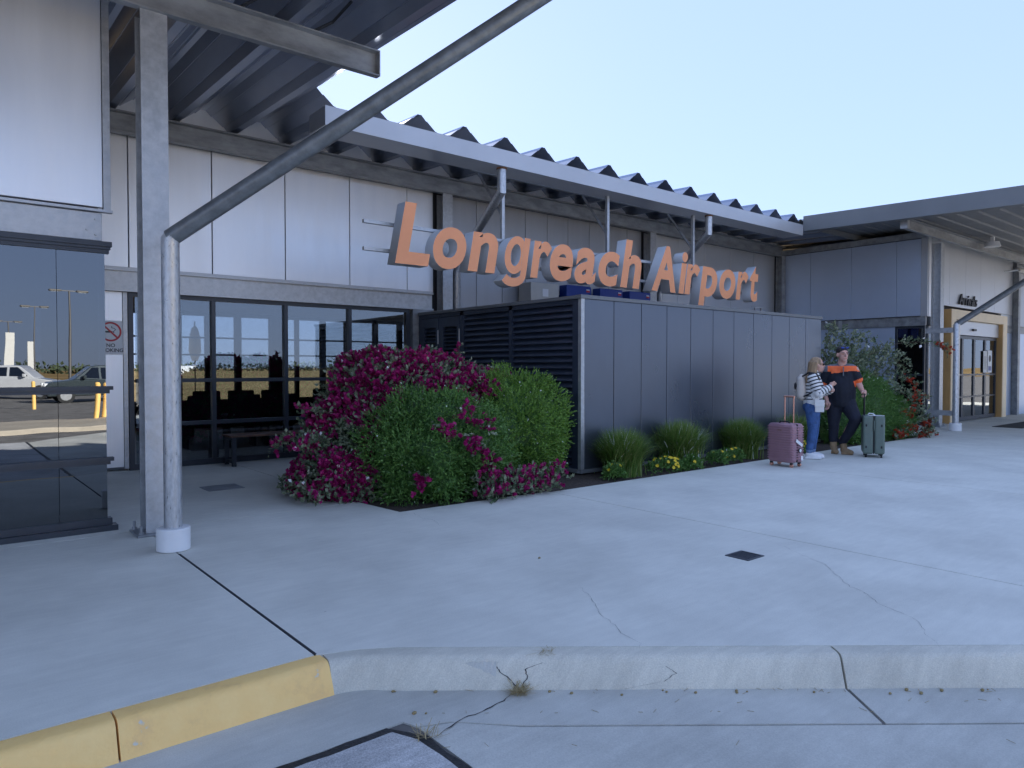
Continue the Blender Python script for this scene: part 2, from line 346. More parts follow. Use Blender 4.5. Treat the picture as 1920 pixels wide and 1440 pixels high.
for i in range(14):      # spalled bite out of the kerb edge
    s_ = .38+.16*i/13; t = i/13; m.v += [tuple(kface(s_, -.035-.055*t*r.uniform(.8,1.1))-KN*.002), tuple(kface(s_, -.03+.01*r.random())-KN*.002)]
for i in range(13): m.face((2*i,2*i+2,2*i+3,2*i+1))
obj('spalled_patch', m, G['gutter_concrete'], kerb)
# gutter apron in front of the kerb and the road slab with tarred edges
gut = empty('gutter', (1.7,2.8,-.15)); gut['kind'] = 'structure'
gl = .41
def gslab(poly, z, m, name='gutter_slab'): return obj(name, MB().prism(poly,-.3,z), m, gut)
q = lambda s, off: tuple(kpt(s, off))[:2]
gslab([(-9,2.85),(.9,2.85),(1.69,2.85),(1.72,2.77),(1.86,2.715),q(.66,-gl),q(2.336,-gl),q(2.336,-.03),q(.05,-.03),(1.78,3.24),(1.6,3.33),(-9,3.33)], -.15, G['gutter_concrete'])
gslab([q(2.356,-gl),q(kend,-gl),q(kend,-.03),q(2.356,-.03)], -.151, G['gutter_concrete'])
gslab([(1.72,2.76),(1.87,2.70),q(.66,-gl-.012),q(kend,-gl-.012),q(kend,-6),(1.72,-4)], -.153, G['gutter_concrete'], 'road_slab')
r = random.Random(21)
ea = [(x/10, 2.795+r.uniform(-.006,.006)) for x in range(-90,17,1)]; eb_ = [(1.66+r.uniform(-.006,.006), y/12) for y in range(33,-49,-1)]
gslab([(-9,-4)]+ea+eb_[1:]+[(1.66,-4.1)], -.146, G['road_patch'], 'road_slab')
ta = [(x/10, 2.85+r.uniform(-.009,.009)) for x in range(-90,17,1)]; tb = [(1.705+r.uniform(-.008,.008), y/12) for y in range(33,-49,-1)]
obj('tar_seam', MB().prism([(-9,-4)]+ta+tb[1:]+[(1.7,-4.1)],-.3,-.1492), G['tar'], gut)
obj('crack', ribbon([(2.29,2.74),(2.1,2.70),(1.92,2.69),(1.8,2.66),(1.70,2.63)], .005, -.1475, .008, 9), G['joint'], gut)
obj('joint_filler', MB().prism([(-9,-4),(1.7,-4),q(kend,-5),q(kend,0),q(0,0),(1.6,3.3),(-9,3.3)],-.35,-.17), G['joint'], gut)
# planting bed soil
bed = MB().prism([(3.70,6.44),(5.79,6.38),(16.9,6.27),(16.9,7.5),(7.1,7.5),(7.1,9.6),(3.70,9.6)],-.2,-.025)
obj('garden_bed', bed, G['soil'], kind='structure')
# ================================================================ TERMINAL BUILDING (recessed hall front and left bay)
T = thing('terminal_building', (4.5,11.6,0), 'long single storey terminal with white upper panels above dark glazing', 'building')
YW = 11.6
xs = [1.2,2.29,3.46,4.63,5.80,6.97,7.55]
for a, b_ in zip(xs[:-1], xs[1:]): obj('wall_panel', bx(a+.006,b_-.006,YW-.06,YW+.04,2.96,4.86), G['white_panel'], T, bevel=.006)
xs = [7.92,8.59,9.26,9.89,10.52,11.15,11.83,12.48,13.13,13.66]
for a, b_ in zip(xs[:-1], xs[1:]): obj('wall_panel', bx(a+.006,b_-.006,YW-.05,YW+.05,.02,4.86), G['grey_panel'], T, bevel=.006)
xs = [14.09,15.12,16.29,17.5,18.64,19.8]
for a, b_ in zip(xs[:-1], xs[1:]): obj('wall_panel', bx(a+.006,b_-.006,YW-.05,YW+.05,.02,4.86), G['pale_grey_panel'], T, bevel=.006)
obj('wall_backing', bx(7.2,20.05,YW+.06,YW+.16,0,5.2), G['interior'], T); obj('wall_backing', bx(1.2,7.2,YW+.05,YW+.15,2.62,5.2), G['interior'], T)
obj('gable_infill', bx(1.2,20,YW-.02,YW+.04,5.17,5.50), G['white_panel'], T)
obj('flashing', bx(1.25,7.5,YW-.13,YW-.061,2.925,2.955), G['fascia'], T)
lb = MB(); lb.box(1.25,7.48,YW-.12,YW-.02,2.62,2.922); lb.box(1.25,7.48,YW-.17,YW-.121,2.60,2.625); lb.box(1.25,7.48,YW-.17,YW-.121,2.895,2.92)
obj('lintel_beam', lb, G['galvanised'], T)
eb = MB(); eb.box(1.2,20,YW-.20,YW-.14,4.84,5.13); eb.box(1.2,20,YW-.30,YW-.20,4.83,4.85); eb.box(1.2,20,YW-.30,YW-.20,5.12,5.14); obj('eave_beam', eb, G['galvanised_dull'], T)
def hsec(mb, xc, yc, wx, dy, z0, z1, tf=.016, tw=.012):
    mb.box(xc-wx/2,xc+wx/2,yc-dy/2,yc-dy/2+tf,z0,z1); mb.box(xc-wx/2,xc+wx/2,yc+dy/2-tf,yc+dy/2,z0,z1); mb.box(xc-tw/2,xc+tw/2,yc-dy/2+tf,yc+dy/2-tf,z0,z1); return mb
for xc in (7.74,13.84): obj('wall_column', hsec(MB(),xc,YW-.17,.22,.22,0,4.83), G['galvanised'], T)
obj('wall_column', hsec(MB(),19.88,YW-.2,.2,.2,0,4.83), G['galvanised_dull'], T)
# glazed screen
gs = obj('glazed_screen', MB().box(2.27,7.0,YW-.09,YW+.01,2.54,2.615).box(2.27,7.0,YW-.09,YW+.01,.0,.09).box(2.27,2.335,YW-.09,YW+.01,.09,2.54).box(6.93,7.02,YW-.09,YW+.01,.09,2.54), G['dark_frame'], T)
mx_ = [2.335,3.46,4.62,5.78,6.93]
for x in mx_[1:-1]: obj('mullion', bx(x-.03,x+.03,YW-.10,YW+.0,.09,2.54), G['dark_frame'], gs)
for z in (1.31,.655):
    for a, b_ in zip(mx_[:-1], mx_[1:]): obj('transom', bx(a+.03,b_-.03,YW-.095,YW-.005,z-.028,z+.028), G['dark_frame'], gs)
for a, b_ in zip(mx_[:-1], mx_[1:]):
    for z0, z1 in ((.09,.627),(.683,1.282),(1.338,2.54)): obj('pane', bx(a+.03,b_-.03,YW-.045,YW-.04,z0,z1), G['glass_clear'], gs)
obj('end_post', bx(7.03,7.5,YW-.16,YW+.04,0,2.6), G['galvanised_dull'], T)
obj('infill_panel', bx(1.25,2.20,YW-.05,YW+.03,.06,2.6), G['white_panel'], T); obj('infill_trim', bx(2.205,2.262,YW-.07,YW+.03,.03,2.6), G['galvanised'], T)
# interior room and rear glazing
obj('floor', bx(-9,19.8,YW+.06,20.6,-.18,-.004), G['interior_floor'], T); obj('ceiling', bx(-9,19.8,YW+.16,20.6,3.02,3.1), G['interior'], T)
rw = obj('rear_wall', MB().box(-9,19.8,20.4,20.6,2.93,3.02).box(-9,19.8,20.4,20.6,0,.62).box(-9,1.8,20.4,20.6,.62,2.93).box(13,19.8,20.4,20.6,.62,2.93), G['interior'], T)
px_ = [(1.8,1.95),(2.6,2.7),(3.4,3.6),(4.25,4.4),(5.15,5.32),(5.93,6.06),(6.73,6.90),(7.72,8.10),(8.5,8.6),(9.3,9.45),(10.1,10.3),(11.1,11.25),(12,12.15)]
for a, b_ in px_: obj('mullion', bx(a,b_,20.42,20.58,.62,2.93), G['interior'], rw)
for z in (2.33,1.86,1.16): obj('transom', bx(1.8,13,20.45,20.55,z-.022,z+.022), G['interior'], rw)
obj('pane', bx(1.8,13,20.497,20.503,.62,2.93), G['glass_rear'], rw)
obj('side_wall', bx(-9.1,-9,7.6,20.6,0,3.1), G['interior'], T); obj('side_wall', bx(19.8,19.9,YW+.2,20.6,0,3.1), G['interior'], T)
# left projecting bay, face at y=7.46
YB = 7.46
bay = obj('bay_wall', MB().box(-9,1.24,YB+.05,YB+.2,2.6,5.0).box(1.18,1.26,YB+.21,11.5,2.6,5.0).box(1.2,1.26,YB+.25,11.5,0,2.6), G['interior'], T)
obj('wall_panel', bx(.02,1.27,YB-.01,YB+.045,2.97,4.93), G['white_panel'], bay, bevel=.005); obj('wall_panel', bx(-2.4,.008,YB-.01,YB+.045,2.97,4.93), G['white_panel'], bay, bevel=.005); obj('wall_panel', bx(-9,-2.41,YB-.01,YB+.045,2.97,4.93), G['white_panel'], bay)
obj('corner_trim', bx(1.275,1.335,YB-.015,YB+.06,2.95,4.93), G['galvanised'], bay)
obj('flashing', MB().box(-9,1.345,YB-.05,YB+.02,2.925,2.948), G['fascia'], bay)
obj('lintel_beam', bx(-9,1.262,YB-.005,YB+.045,2.665,2.92), G['galvanised'], bay, bevel=.004)
for x, z in ((1.21,2.72),(1.21,2.86),(1.14,2.76)): obj('bolt', MB().tube([(x,YB-.02,z),(x,YB-.004,z)], .011, 6), G['galvanised'], bay)
obj('window_cap', MB().box(-9,1.33,YB-.07,YB+.02,2.61,2.655).box(-9,1.32,YB-.055,YB+.02,2.585,2.609).box(-9,1.31,YB-.04,YB+.02,2.55,2.584), G['dark_frame'], bay)
for z in (1.31,.655): obj('window_sill', MB().box(-9,1.325,YB-.075,YB+.0,z-.012,z+.022).box(-9,1.30,YB-.05,YB+.0,z-.045,z-.013), G['dark_frame'], bay)
obj('plinth', MB().box(-9,1.35,YB-.09,YB+.05,0,.05).box(-9,1.31,YB-.05,YB+.05,.051,.11), G['dark_frame'], bay)
for a, b_ in ((.90,1.275),(-.30,.896),(-1.5,-.304),(-2.7,-1.504)):
    for z0, z1 in ((.111,.609),(.678,1.264),(1.333,2.549)): obj('pane', bx(a,b_,YB-.02,YB-.012,z0,z1), G['glass_tinted'], bay)
obj('pane', bx(1.268,1.275,YB-.011,YB+.22,.11,2.55), G['glass_tinted'], bay)
obj('bay_cabinet', bx(.62,1.1,YB+.9,YB+1.4,0,.62), G['seat_black'], T); obj('bay_floor', bx(-9,1.2,YB+.06,11.6,-.1,.02), G['interior_floor'], T); obj('bay_ceiling', bx(-9,1.17,YB+.21,11.6,2.62,2.7), G['interior'], T)
# ================================================================ CANOPY (folded metal roof)
PITCH = .855; RX = 4.21
CN = thing('canopy_roof', (4.2,9.4,4.9), 'deep folded metal roof sheets running out over the terminal front', 'roof')
def zr(y): return 5.40+.04*(y-9.4)
def sheetprof(side):   # one fold: valley - ridge - valley
    h_ = PITCH/2; D = .29
    pts = [(-h_,-D),(-h_+.05,-D),(-h_+.12,-D+.09),(-h_+.135,-D+.085),(-.04-.09,-.075),(-.04-.078,-.08),(-.035,0),(.035,0),(.118,-.08),(.13,-.075),(h_-.135,-D+.085),(h_-.12,-D+.09),(h_-.05,-D),(h_,-D)]
    return pts
def sheet(xr, y0, y1, half=None):
    m = MB(); pr = sheetprof(0)
    if half == 'L': pr = [p for p in pr if p[0] <= .036]
    if half == 'R': pr = [p for p in pr if p[0] >= .034]
    k = len(pr); t = .0025
    for y in (y0, y1):
        m.v += [(xr+p,y,zr(y)+q_) for p,q_ in pr] + [(xr+p,y,zr(y)+q_+t) for p,q_ in pr]
    n2 = 2*k
    for i in range(k-1):
        m.face((i,i+1,n2+i+1,n2+i)); m.face((k+i,n2+k+i,n2+k+i+1,k+i+1)); m.face((i,k+i,k+i+1,i+1)); m.face((n2+i,n2+i+1,n2+k+i+1,n2+k+i))
    return obj('roof_sheet', m, G['roof_sheet'], CN)
nleft = 16
for k in range(nleft): sheet(RX-PITCH*k, 2.9, 37, 'L' if k == 0 else None)  # sheets extended unseen past the rear wall to keep sun off the hall floor
sheet(RX, 9.42, 37, 'R')
for k in range(1, 22): sheet(RX+PITCH*k, 9.42, 37)
m = MB(); m.box(RX+.036,RX+PITCH/2,9.42,21.5,5.04,5.05)
fx0, fx1 = 4.22, 16.9
fg = MB().box(fx0,fx1,9.10,9.104,4.80,5.06).box(fx0,fx1,9.104,9.62,4.80,4.806).box(fx0,fx1,9.10,9.13,5.061,5.066).box(fx0,fx1,9.616,9.62,4.806,5.0).box(fx0,fx0+.004,9.104,9.616,4.806,5.06)
obj('fascia_gutter', fg, G['fascia'], CN)
# front beam of the deep canopy on the column line, channel section
cb = MB(); cb.box(-9,3.84,6.98,6.995,4.665,4.93); cb.box(-9,3.84,6.90,6.979,4.66,4.675); cb.box(-9,3.84,6.90,6.979,4.92,4.935); cb.box(3.826,3.84,6.90,6.979,4.676,4.919)
obj('canopy_beam', cb, G['galvanised_dull'], CN)
obj('canopy_beam', bx(-9,4.15,3.75,3.9,4.62,4.85), G['galvanised_dull'], CN)
for x in (2.35,3.1): obj('cleat', MB().tube([(x,6.93,4.936),(x+.14,6.80,5.02),(x+.2,6.5,5.13)], .018, 4), G['black'], CN)
# gutter outlets: square downpipes with a dog-leg back to the wall
for x0, xw in ((7.38,7.97),(13.13,14.15)):
    dp = MB().tube([(x0,9.22,4.80),(x0,9.22,4.42),(xw,11.28,3.55),(xw,11.36,3.35),(xw,11.36,.0)], .075, 14); obj('downpipe', dp, G['galvanised_pipe'], CN, smooth=35)
    obj('pipe_collar', MB().tube([(x0,9.22,4.798),(x0,9.22,4.775)], .088, 14), G['rust'], CN)
ang = MB().box(7.4,14.9,10.08,10.14,4.95,5.01); obj('purlin', ang, G['galvanised_dull'], CN)
# ================================================================ front columns + pipe columns
def column(x, y, label):
    t = thing('steel_column', (x,y,0), label, 'column', 'steel columns along the terminal front')
    obj('shaft', hsec(MB(),x,y,.22,.22,.022,4.66), G['galvanised'], t); obj('base_plate', bx(x-.19,x+.19,y-.17,y+.17,.002,.021), G['galvanised_dull'], t, bevel=.003)
    for dx in (-.155,.155):
        for dy in (-.135,.135):
            bo = obj('bolt', MB().tube([(x+dx,y+dy,.021),(x+dx,y+dy,.10)], .011, 8), G['galvanised_dull'], t); obj('nut', MB().tube([(x+dx,y+dy,.0215),(x+dx,y+dy,.045)], .021, 6), G['galvanised_dull'], bo)
    return t
column(1.60,7.05,'galvanised steel column beside the tinted bay window'); column(19.86,7.08,'steel column at the corner of the arrivals entrance')
ca, sa = math.cos(rad(40)), -math.sin(rad(40))
def pipecol(x, y, ztop, label, br):
    t = thing('pipe_column', (x,y,0), label, 'pipe column', 'round pipe columns with leaning struts')
    obj('shaft', MB().tube([(x,y,.02),(x,y,ztop-.02),(x+ca*.028,y+sa*.028,ztop+.018)], .07, 28), G['galvanised_pipe'], t, smooth=35)
    u = (4.78-ztop)/.64
    obj('strut', MB().tube([(x+ca*.0,y+sa*.0,ztop-.0),(x+ca*u,y+sa*u,ztop+.64*u)], .0705, 28), G['strut_paint'], t, smooth=35)
    n = 28; m = MB(); m.tube([(x,y,.003),(x,y,.19)], .13, 36); obj('base_collar', m, G['white_paint'], t, smooth=40, bevel=.008)
    for z in br: obj('bracket', bx(x-.03,x+.03,y+.068,y+(.67 if x > 10 else .13),z-.06,z+.06), G['galvanised'], t)
    return t
pipecol(1.55,6.27,2.56,'galvanised pipe column with white collar beside yellow kerb end',(2.32,.35)); pipecol(18.86,6.30,2.53,'pipe column with leaning strut in front of the arrivals door',(2.4,.42))
# ================================================================ ARRIVALS WING
A = thing('arrivals_wing', (20,7.4,0), 'blue grey panelled wing with arrivals entrance and overhanging roof', 'building')
XR = 20.0
for a, b_ in ((7.53,8.14),(8.14,9.34),(9.34,10.53),(10.53,11.5)): obj('wall_panel', bx(XR,XR+.08,a+.006,b_-.006,2.86,4.86), G['blue_grey_panel'], A, bevel=.006)
for a, b_ in ((8.16,9.4),(9.4,10.55),(10.55,11.5)): obj('wall_panel', bx(XR+.01,XR+.09,a+.006,b_-.006,0,2.6), G['blue_grey_panel'], A, bevel=.006)
obj('corner_trim', bx(XR-.01,XR+.07,7.37,7.524,2.84,4.9), G['pale_grey_panel'], A); obj('corner_trim', bx(XR+.071,XR+.2,7.36,7.43,2.84,4.9), G['white_panel'], A)
obj('lintel_beam', MB().box(XR-.02,XR+.06,7.4,11.4,2.61,2.83).box(XR-.06,XR-.021,7.4,11.4,2.60,2.615).box(XR-.06,XR-.021,7.4,11.4,2.82,2.835), G['galvanised_dull'], A)
obj('splice_plate', MB().box(XR-.075,XR-.061,9.55,9.65,2.61,2.83), G['galvanised'], A)
cw = obj('corner_window', MB().box(XR-.0,XR+.06,8.10,8.155,0,2.6).box(XR,XR+.06,7.42,7.46,0,2.6).box(XR,XR+.06,7.46,8.1,2.54,2.6).box(XR,XR+.06,7.46,8.1,0,.08).box(XR,XR+.06,7.46,8.1,1.29,1.34), G['dark_frame'], A)
obj('pane', bx(XR+.025,XR+.031,7.46,8.1,.08,1.29), G['glass_clear'], cw); obj('pane', bx(XR+.025,XR+.031,7.46,8.1,1.34,2.54), G['glass_clear'], cw)
fw = obj('front_window', MB().box(20.2,20.26,7.41,7.46,0,2.6).box(20.80,20.86,7.41,7.46,0,2.6).box(20.26,20.8,7.41,7.46,2.5,2.6).box(20.26,20.8,7.41,7.46,0,.08).box(20.26,20.8,7.41,7.46,1.29,1.34).box(20.26,20.8,7.41,7.46,.62,.66), G['galvanised_dull'], A)
obj('pane', bx(20.26,20.8,7.43,7.436,.08,2.5), G['glass_clear'], fw)
for a, b_ in ((20.2,21.5),(21.5,22.7),(22.7,23.9),(23.9,25.1),(25.1,26.8)): obj('wall_panel', bx(a+.006,b_-.006,7.37,7.45,3.18,4.9), G['pale_grey_panel'], A, bevel=.006)
obj('lintel_beam', bx(20.2,21.1,7.36,7.46,2.61,2.83), G['galvanised_dull'], A); obj('lintel_beam', bx(25.75,34,7.36,7.46,2.61,2.83), G['galvanised_dull'], A)
obj('wall_panel', bx(20.2,21.1,7.38,7.46,2.84,3.17), G['pale_grey_panel'], A); obj('wall_panel', bx(25.75,26.8,7.38,7.46,2.84,3.17), G['pale_grey_panel'], A)
obj('wall_panel', bx(26.95,34,7.3,7.46,2.84,4.9), G['grey_panel'], A); obj('wall_panel', bx(26.95,34,7.3,7.46,0,2.6), G['blue_grey_panel'], A); obj('wall_panel', bx(25.95,26.8,7.38,7.46,0,2.6), G['blue_grey_panel'], A)
# orange portal and sliding doors
po = obj('door_portal', MB().box(21.15,21.47,7.18,7.46,0,3.08).box(25.30,25.66,7.18,7.46,0,3.08).box(21.47,25.30,7.18,7.46,2.82,3.08), G['portal'], A, bevel=.004)
obj('portal_reveal', bx(21.135,21.149,7.2,7.45,0,3.08), G['portal_side'], po); obj('portal_reveal', bx(25.286,25.299,7.2,7.45,0,2.819), G['portal_side'], po)
obj('door_header', bx(21.48,25.28,7.30,7.44,2.42,2.81), G['pale_grey_panel'], A); obj('door_sensor', bx(23.0,23.22,7.24,7.299,2.55,2.61), G['black'], A)
for a, b_ in ((21.55,22.42),(22.42,23.35),(23.35,24.25),(24.25,25.2)):
    d_ = obj('door_leaf', MB().box(a,a+.06,7.33,7.39,.02,2.4).box(b_-.06,b_,7.33,7.39,.02,2.4).box(a+.06,b_-.06,7.33,7.39,2.32,2.4).box(a+.06,b_-.06,7.33,7.39,.02,.12).box(a+.06,b_-.06,7.33,7.39,.66,.70).box(a+.06,b_-.06,7.33,7.39,1.28,1.33), G['dark_frame'], A)
    obj('pane', bx(a+.06,b_-.06,7.357,7.363,.12,2.32), G['glass_clear'], d_)
obj('card_reader', bx(21.28,21.33,7.165,7.179,1.05,1.25), G['black'], A)
pst = thing('door_poster', (24.55,7.32,1.5), 'small white notices stuck on the sliding entrance door', 'poster')
obj('sheet', bx(24.42,24.78,7.318,7.325,1.36,2.02), G['sign_white'], pst); obj('sheet', bx(24.05,24.36,7.318,7.325,1.36,2.0), G['bag_white'], pst)
m = MB(); m.sweep([(.10*math.cos(t),.10*math.sin(t)) for t in [i*math.pi/10 for i in range(20)]], [((24.6,7.317,1.78),(1,0,0),(0,0,1)),((24.6,7.3165,1.78),(1,0,0),(0,0,1))]); obj('print', m, G['ink_grey'], pst)
obj('print', bx(24.48,24.72,7.316,7.3175,1.42,1.55), G['inverter_blue'], pst); obj('print', bx(24.1,24.3,7.316,7.3175,1.45,1.85), G['leaf_lime'] if False else G['cream_box'], pst)
# wing interior + rear
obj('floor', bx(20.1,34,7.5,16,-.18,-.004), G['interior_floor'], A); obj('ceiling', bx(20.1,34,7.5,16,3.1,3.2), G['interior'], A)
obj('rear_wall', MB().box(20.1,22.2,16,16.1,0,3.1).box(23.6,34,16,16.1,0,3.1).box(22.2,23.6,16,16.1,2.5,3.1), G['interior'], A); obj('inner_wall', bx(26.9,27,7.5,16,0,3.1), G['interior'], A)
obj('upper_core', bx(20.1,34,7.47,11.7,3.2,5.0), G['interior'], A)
# wing roof: shallow ribbed sheets running along x over purlins, deep gutter on its west edge
def zw(y): return 5.00+.030*(y-9.2)
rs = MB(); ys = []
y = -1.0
while y < 28: ys += [(y,.0),(y+.33,.0),(y+.36,.045),(y+.40,.045),(y+.43,0.)]; y += .43  # roof carried on unseen to the rear to block sun at the soffit
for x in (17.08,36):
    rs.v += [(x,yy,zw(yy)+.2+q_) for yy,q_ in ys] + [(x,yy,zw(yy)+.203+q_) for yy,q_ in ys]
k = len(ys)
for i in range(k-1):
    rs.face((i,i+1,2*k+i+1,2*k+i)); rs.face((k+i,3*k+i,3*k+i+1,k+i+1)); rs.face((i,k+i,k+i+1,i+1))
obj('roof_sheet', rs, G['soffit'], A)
def slopebox(m, x0,x1,y0,y1,dz0,dz1):
    m.box(x0,x1,y0,y1,0,0); n = len(m.v)-8
    for i in range(8): x_,y_,_ = m.v[n+i]; m.v[n+i] = (x_,y_,zw(y_)+(dz0 if i < 4 else dz1))
    return m
gg = MB(); slopebox(gg,17.0,17.004,-1,9.15,-.07,.29); slopebox(gg,17.004,17.25,-1,9.15,-.07,-.06); slopebox(gg,17.0,17.03,-1,9.15,.291,.3); slopebox(gg,17.25,17.254,-1,9.15,-.06,.19); obj('wing_gutter', gg, G['wing_gutter'], A)
for i in (8,): yy = -.4+1.2*i; obj('purlin', slopebox(MB(),17.3,36,yy,yy+.07,.05,.195), G['wing_gutter'], A)
obj('roof_beam', MB().box(17.55,34,6.98,7.0,4.72,4.96).box(17.55,34,6.90,6.979,4.715,4.73).box(17.55,34,6.90,6.979,4.95,4.965).box(17.55,17.56,6.9,6.979,4.731,4.949), G['galvanised_dull'], A)
obj('beam_bracket', MB().box(17.42,17.54,6.86,7.02,4.72,4.96).box(17.45,17.5,6.9,6.98,4.97,5.16), G['galvanised'], A)
obj('wall_column', hsec(MB(),26.88,7.3,.2,.2,0,4.7), G['galvanised_dull'], A)
obj('return_eave_beam', bx(XR-.1,XR-.02,7.3,11.4,4.87,5.02), G['galvanised_dull'], A)
# ================================================================ PLANT ENCLOSURE
bx0, bx1, by0, by1, bh = 7.14, 13.98, 7.12, 11.40, 2.48
P = thing('plant_enclosure', (10.5,9.2,0), 'dark metal clad plant enclosure with louvred side below the big letters', 'enclosure')
pw = (bx1-bx0-.06)/11
for i in range(11): obj('cladding_panel', bx(bx0+.06+i*pw+.006,bx0+.06+(i+1)*pw-.006,by0,by0+.05,.06,bh), G['dark_panel'], P, bevel=.006)
obj('backing', MB().box(bx0+.09,bx1-.05,by0+.055,by0+.08,.03,bh-.01).box(bx1-.04,bx1,by0+.056,by1,.0,bh), G['black'], P)
obj('base_channel', MB().box(bx0-.01,bx1,by0-.012,by0+.05,0,.055).box(bx0-.02,bx0+.05,by0+.051,by1,0,.055), G['galvanised_dull'], P)
obj('corner_post', bx(bx0-.012,bx0+.055,by0-.006,by0+.054,.056,bh), G['galvanised'], P)
obj('cap_flashing', MB().box(bx0-.03,bx1+.02,by0-.02,by0+.10,bh+.002,bh+.055).box(bx0-.03,bx0+.08,by0+.101,by1,bh+.002,bh+.05), G['wing_gutter'], P)
obj('roof_deck', bx(bx0+.08,bx1,by0+.1,by1,bh-.06,bh-.02), G['louvre'], P)
for x in (11.55,11.75): obj('cap_clip', bx(x,x+.02,by0-.01,by0+.02,bh+.056,bh+.11), G['galvanised_dull'], P)
obj('cap_clip', bx(11.45,11.85,by0-.012,by0+.02,bh+.111,bh+.12), G['galvanised_dull'], P)
lf = MB()
for a, b_ in ((7.18,7.30),(8.66,8.74),(9.98,10.08),(10.68,10.74),(11.3,11.4)): lf.box(bx0-.0,bx0+.06,a,b_,.056,bh)
lf.box(bx0,bx0+.06,7.30,11.3,bh-.07,bh); lf.box(bx0,bx0+.06,7.30,11.3,.056,.10); obj('louvre_frame', lf, G['louvre'], P)
def blade(y0, y1, z, h_):
    m = MB(); m.v = [(bx0+.004,y0,z),(bx0+.004,y1,z),(bx0+.06,y1,z+h_),(bx0+.06,y0,z+h_),(bx0+.004,y0,z+.012),(bx0+.004,y1,z+.012),(bx0+.06,y1,z+h_+.006),(bx0+.06,y0,z+h_+.006)]
    for q_ in ((0,3,2,1),(4,5,6,7),(0,1,5,4),(1,2,6,5),(2,3,7,6),(3,0,4,7)): m.face(q_)
    return m
for a, b_ in ((7.30,8.66),(8.74,9.98)):
    z = .11
    while z < bh-.14: obj('louvre_blade', blade(a,b_,z,.085), G['louvre'], P); z += .092
obj('backing', bx(bx0+.062,bx0+.075,7.2,11.3,.06,bh-.05), G['black'], P)
for a, b_ in ((10.08,10.68),(10.74,11.3)):
    d_ = obj('door', MB().box(bx0-.006,bx0+.05,a+.005,a+.09,.11,bh-.08).box(bx0-.006,bx0+.05,b_-.09,b_-.005,.11,bh-.08).box(bx0-.006,bx0+.05,a+.09,b_-.09,bh-.25,bh-.08).box(bx0-.006,bx0+.05,a+.09,b_-.09,.11,.3), G['louvre'], P)
    z = .31
    while z < bh-.3: obj('louvre_blade', blade(a+.09,b_-.09,z,.05), G['louvre'], d_); z += .066
    obj('hinge', MB().tube([(bx0-.014,a+.004,bh-.55),(bx0-.014,a+.004,bh-.3)], .009, 8), G['galvanised'], d_)
# inverters standing on the enclosure roof against the wall
cx = thing('switch_box', (10.1,11.3,2.42), 'cream metal switch box above the enclosure beside blue boxes', 'electrical box')
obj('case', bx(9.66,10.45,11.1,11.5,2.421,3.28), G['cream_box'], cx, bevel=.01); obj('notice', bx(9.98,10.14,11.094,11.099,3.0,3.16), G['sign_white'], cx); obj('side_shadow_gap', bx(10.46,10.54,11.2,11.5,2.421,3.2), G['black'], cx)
for i, x in enumerate((10.68,11.72,12.72)):
    lab = ('blue inverter box beside the cream switch box','blue inverter box between two others behind the enclosure top','blue inverter box closest to the wall column behind enclosure')[i]
    t = thing('inverter_box', (x+.37,11.25,2.42), lab, 'electrical box', 'blue inverter boxes on the wall')
    obj('case', bx(x,x+.76,11.1,11.34,2.6,3.30), G['inverter_blue'], t, bevel=.02); obj('bracket', bx(x+.1,x+.66,11.341,11.5,2.421,3.1), G['black'], t)
    obj('badge', bx(x+.60,x+.70,11.094,11.099,3.17,3.21), G['red_ink'], t); obj('badge', bx(x+.60,x+.70,11.094,11.099,3.212,3.235), G['sign_white'], t)
# ================================================================ SIGN LETTERS
def glyph(ch, size, extr, shear, offset):
    cu = bpy.data.curves.new('glyph', 'FONT'); cu.body = ch; cu.size = size; cu.extrude = extr; cu.shear = shear; cu.offset = offset; cu.resolution_u = 6
    o = bpy.data.objects.new('glyph', cu); COL.objects.link(o); dg = bpy.context.evaluated_depsgraph_get()
    me = bpy.data.meshes.new_from_object(o.evaluated_get(dg)); bpy.data.objects.remove(o); bpy.data.curves.remove(cu); return me
SG = thing('airport_sign', (9.6,8.8,2.8), 'large salmon three dimensional letters reading Longreach Airport on steel rails', 'sign')
LET = [('L',5.07,5.65),('o',5.7,6.3),('n',6.32,6.91),('g',6.98,7.58),('r',7.57,8.05),('e',8.0,8.54),('a',8.57,9.1),('c',9.16,9.72),('h',9.73,10.32),('A',10.61,11.34),('i',11.43,11.73),('r',11.62,12.14),('p',12.06,12.73),('o',12.8,13.39),('r',13.4,13.89),('t',13.94,14.28)]
SY, BASE, CAP = 8.72, 3.005, .805
ref = glyph('L', 1, .1, 0, 0); hh = [v.co.y for v in ref.vertices]; FS = CAP/(max(hh)-min(hh)-.0); base0 = min(hh)
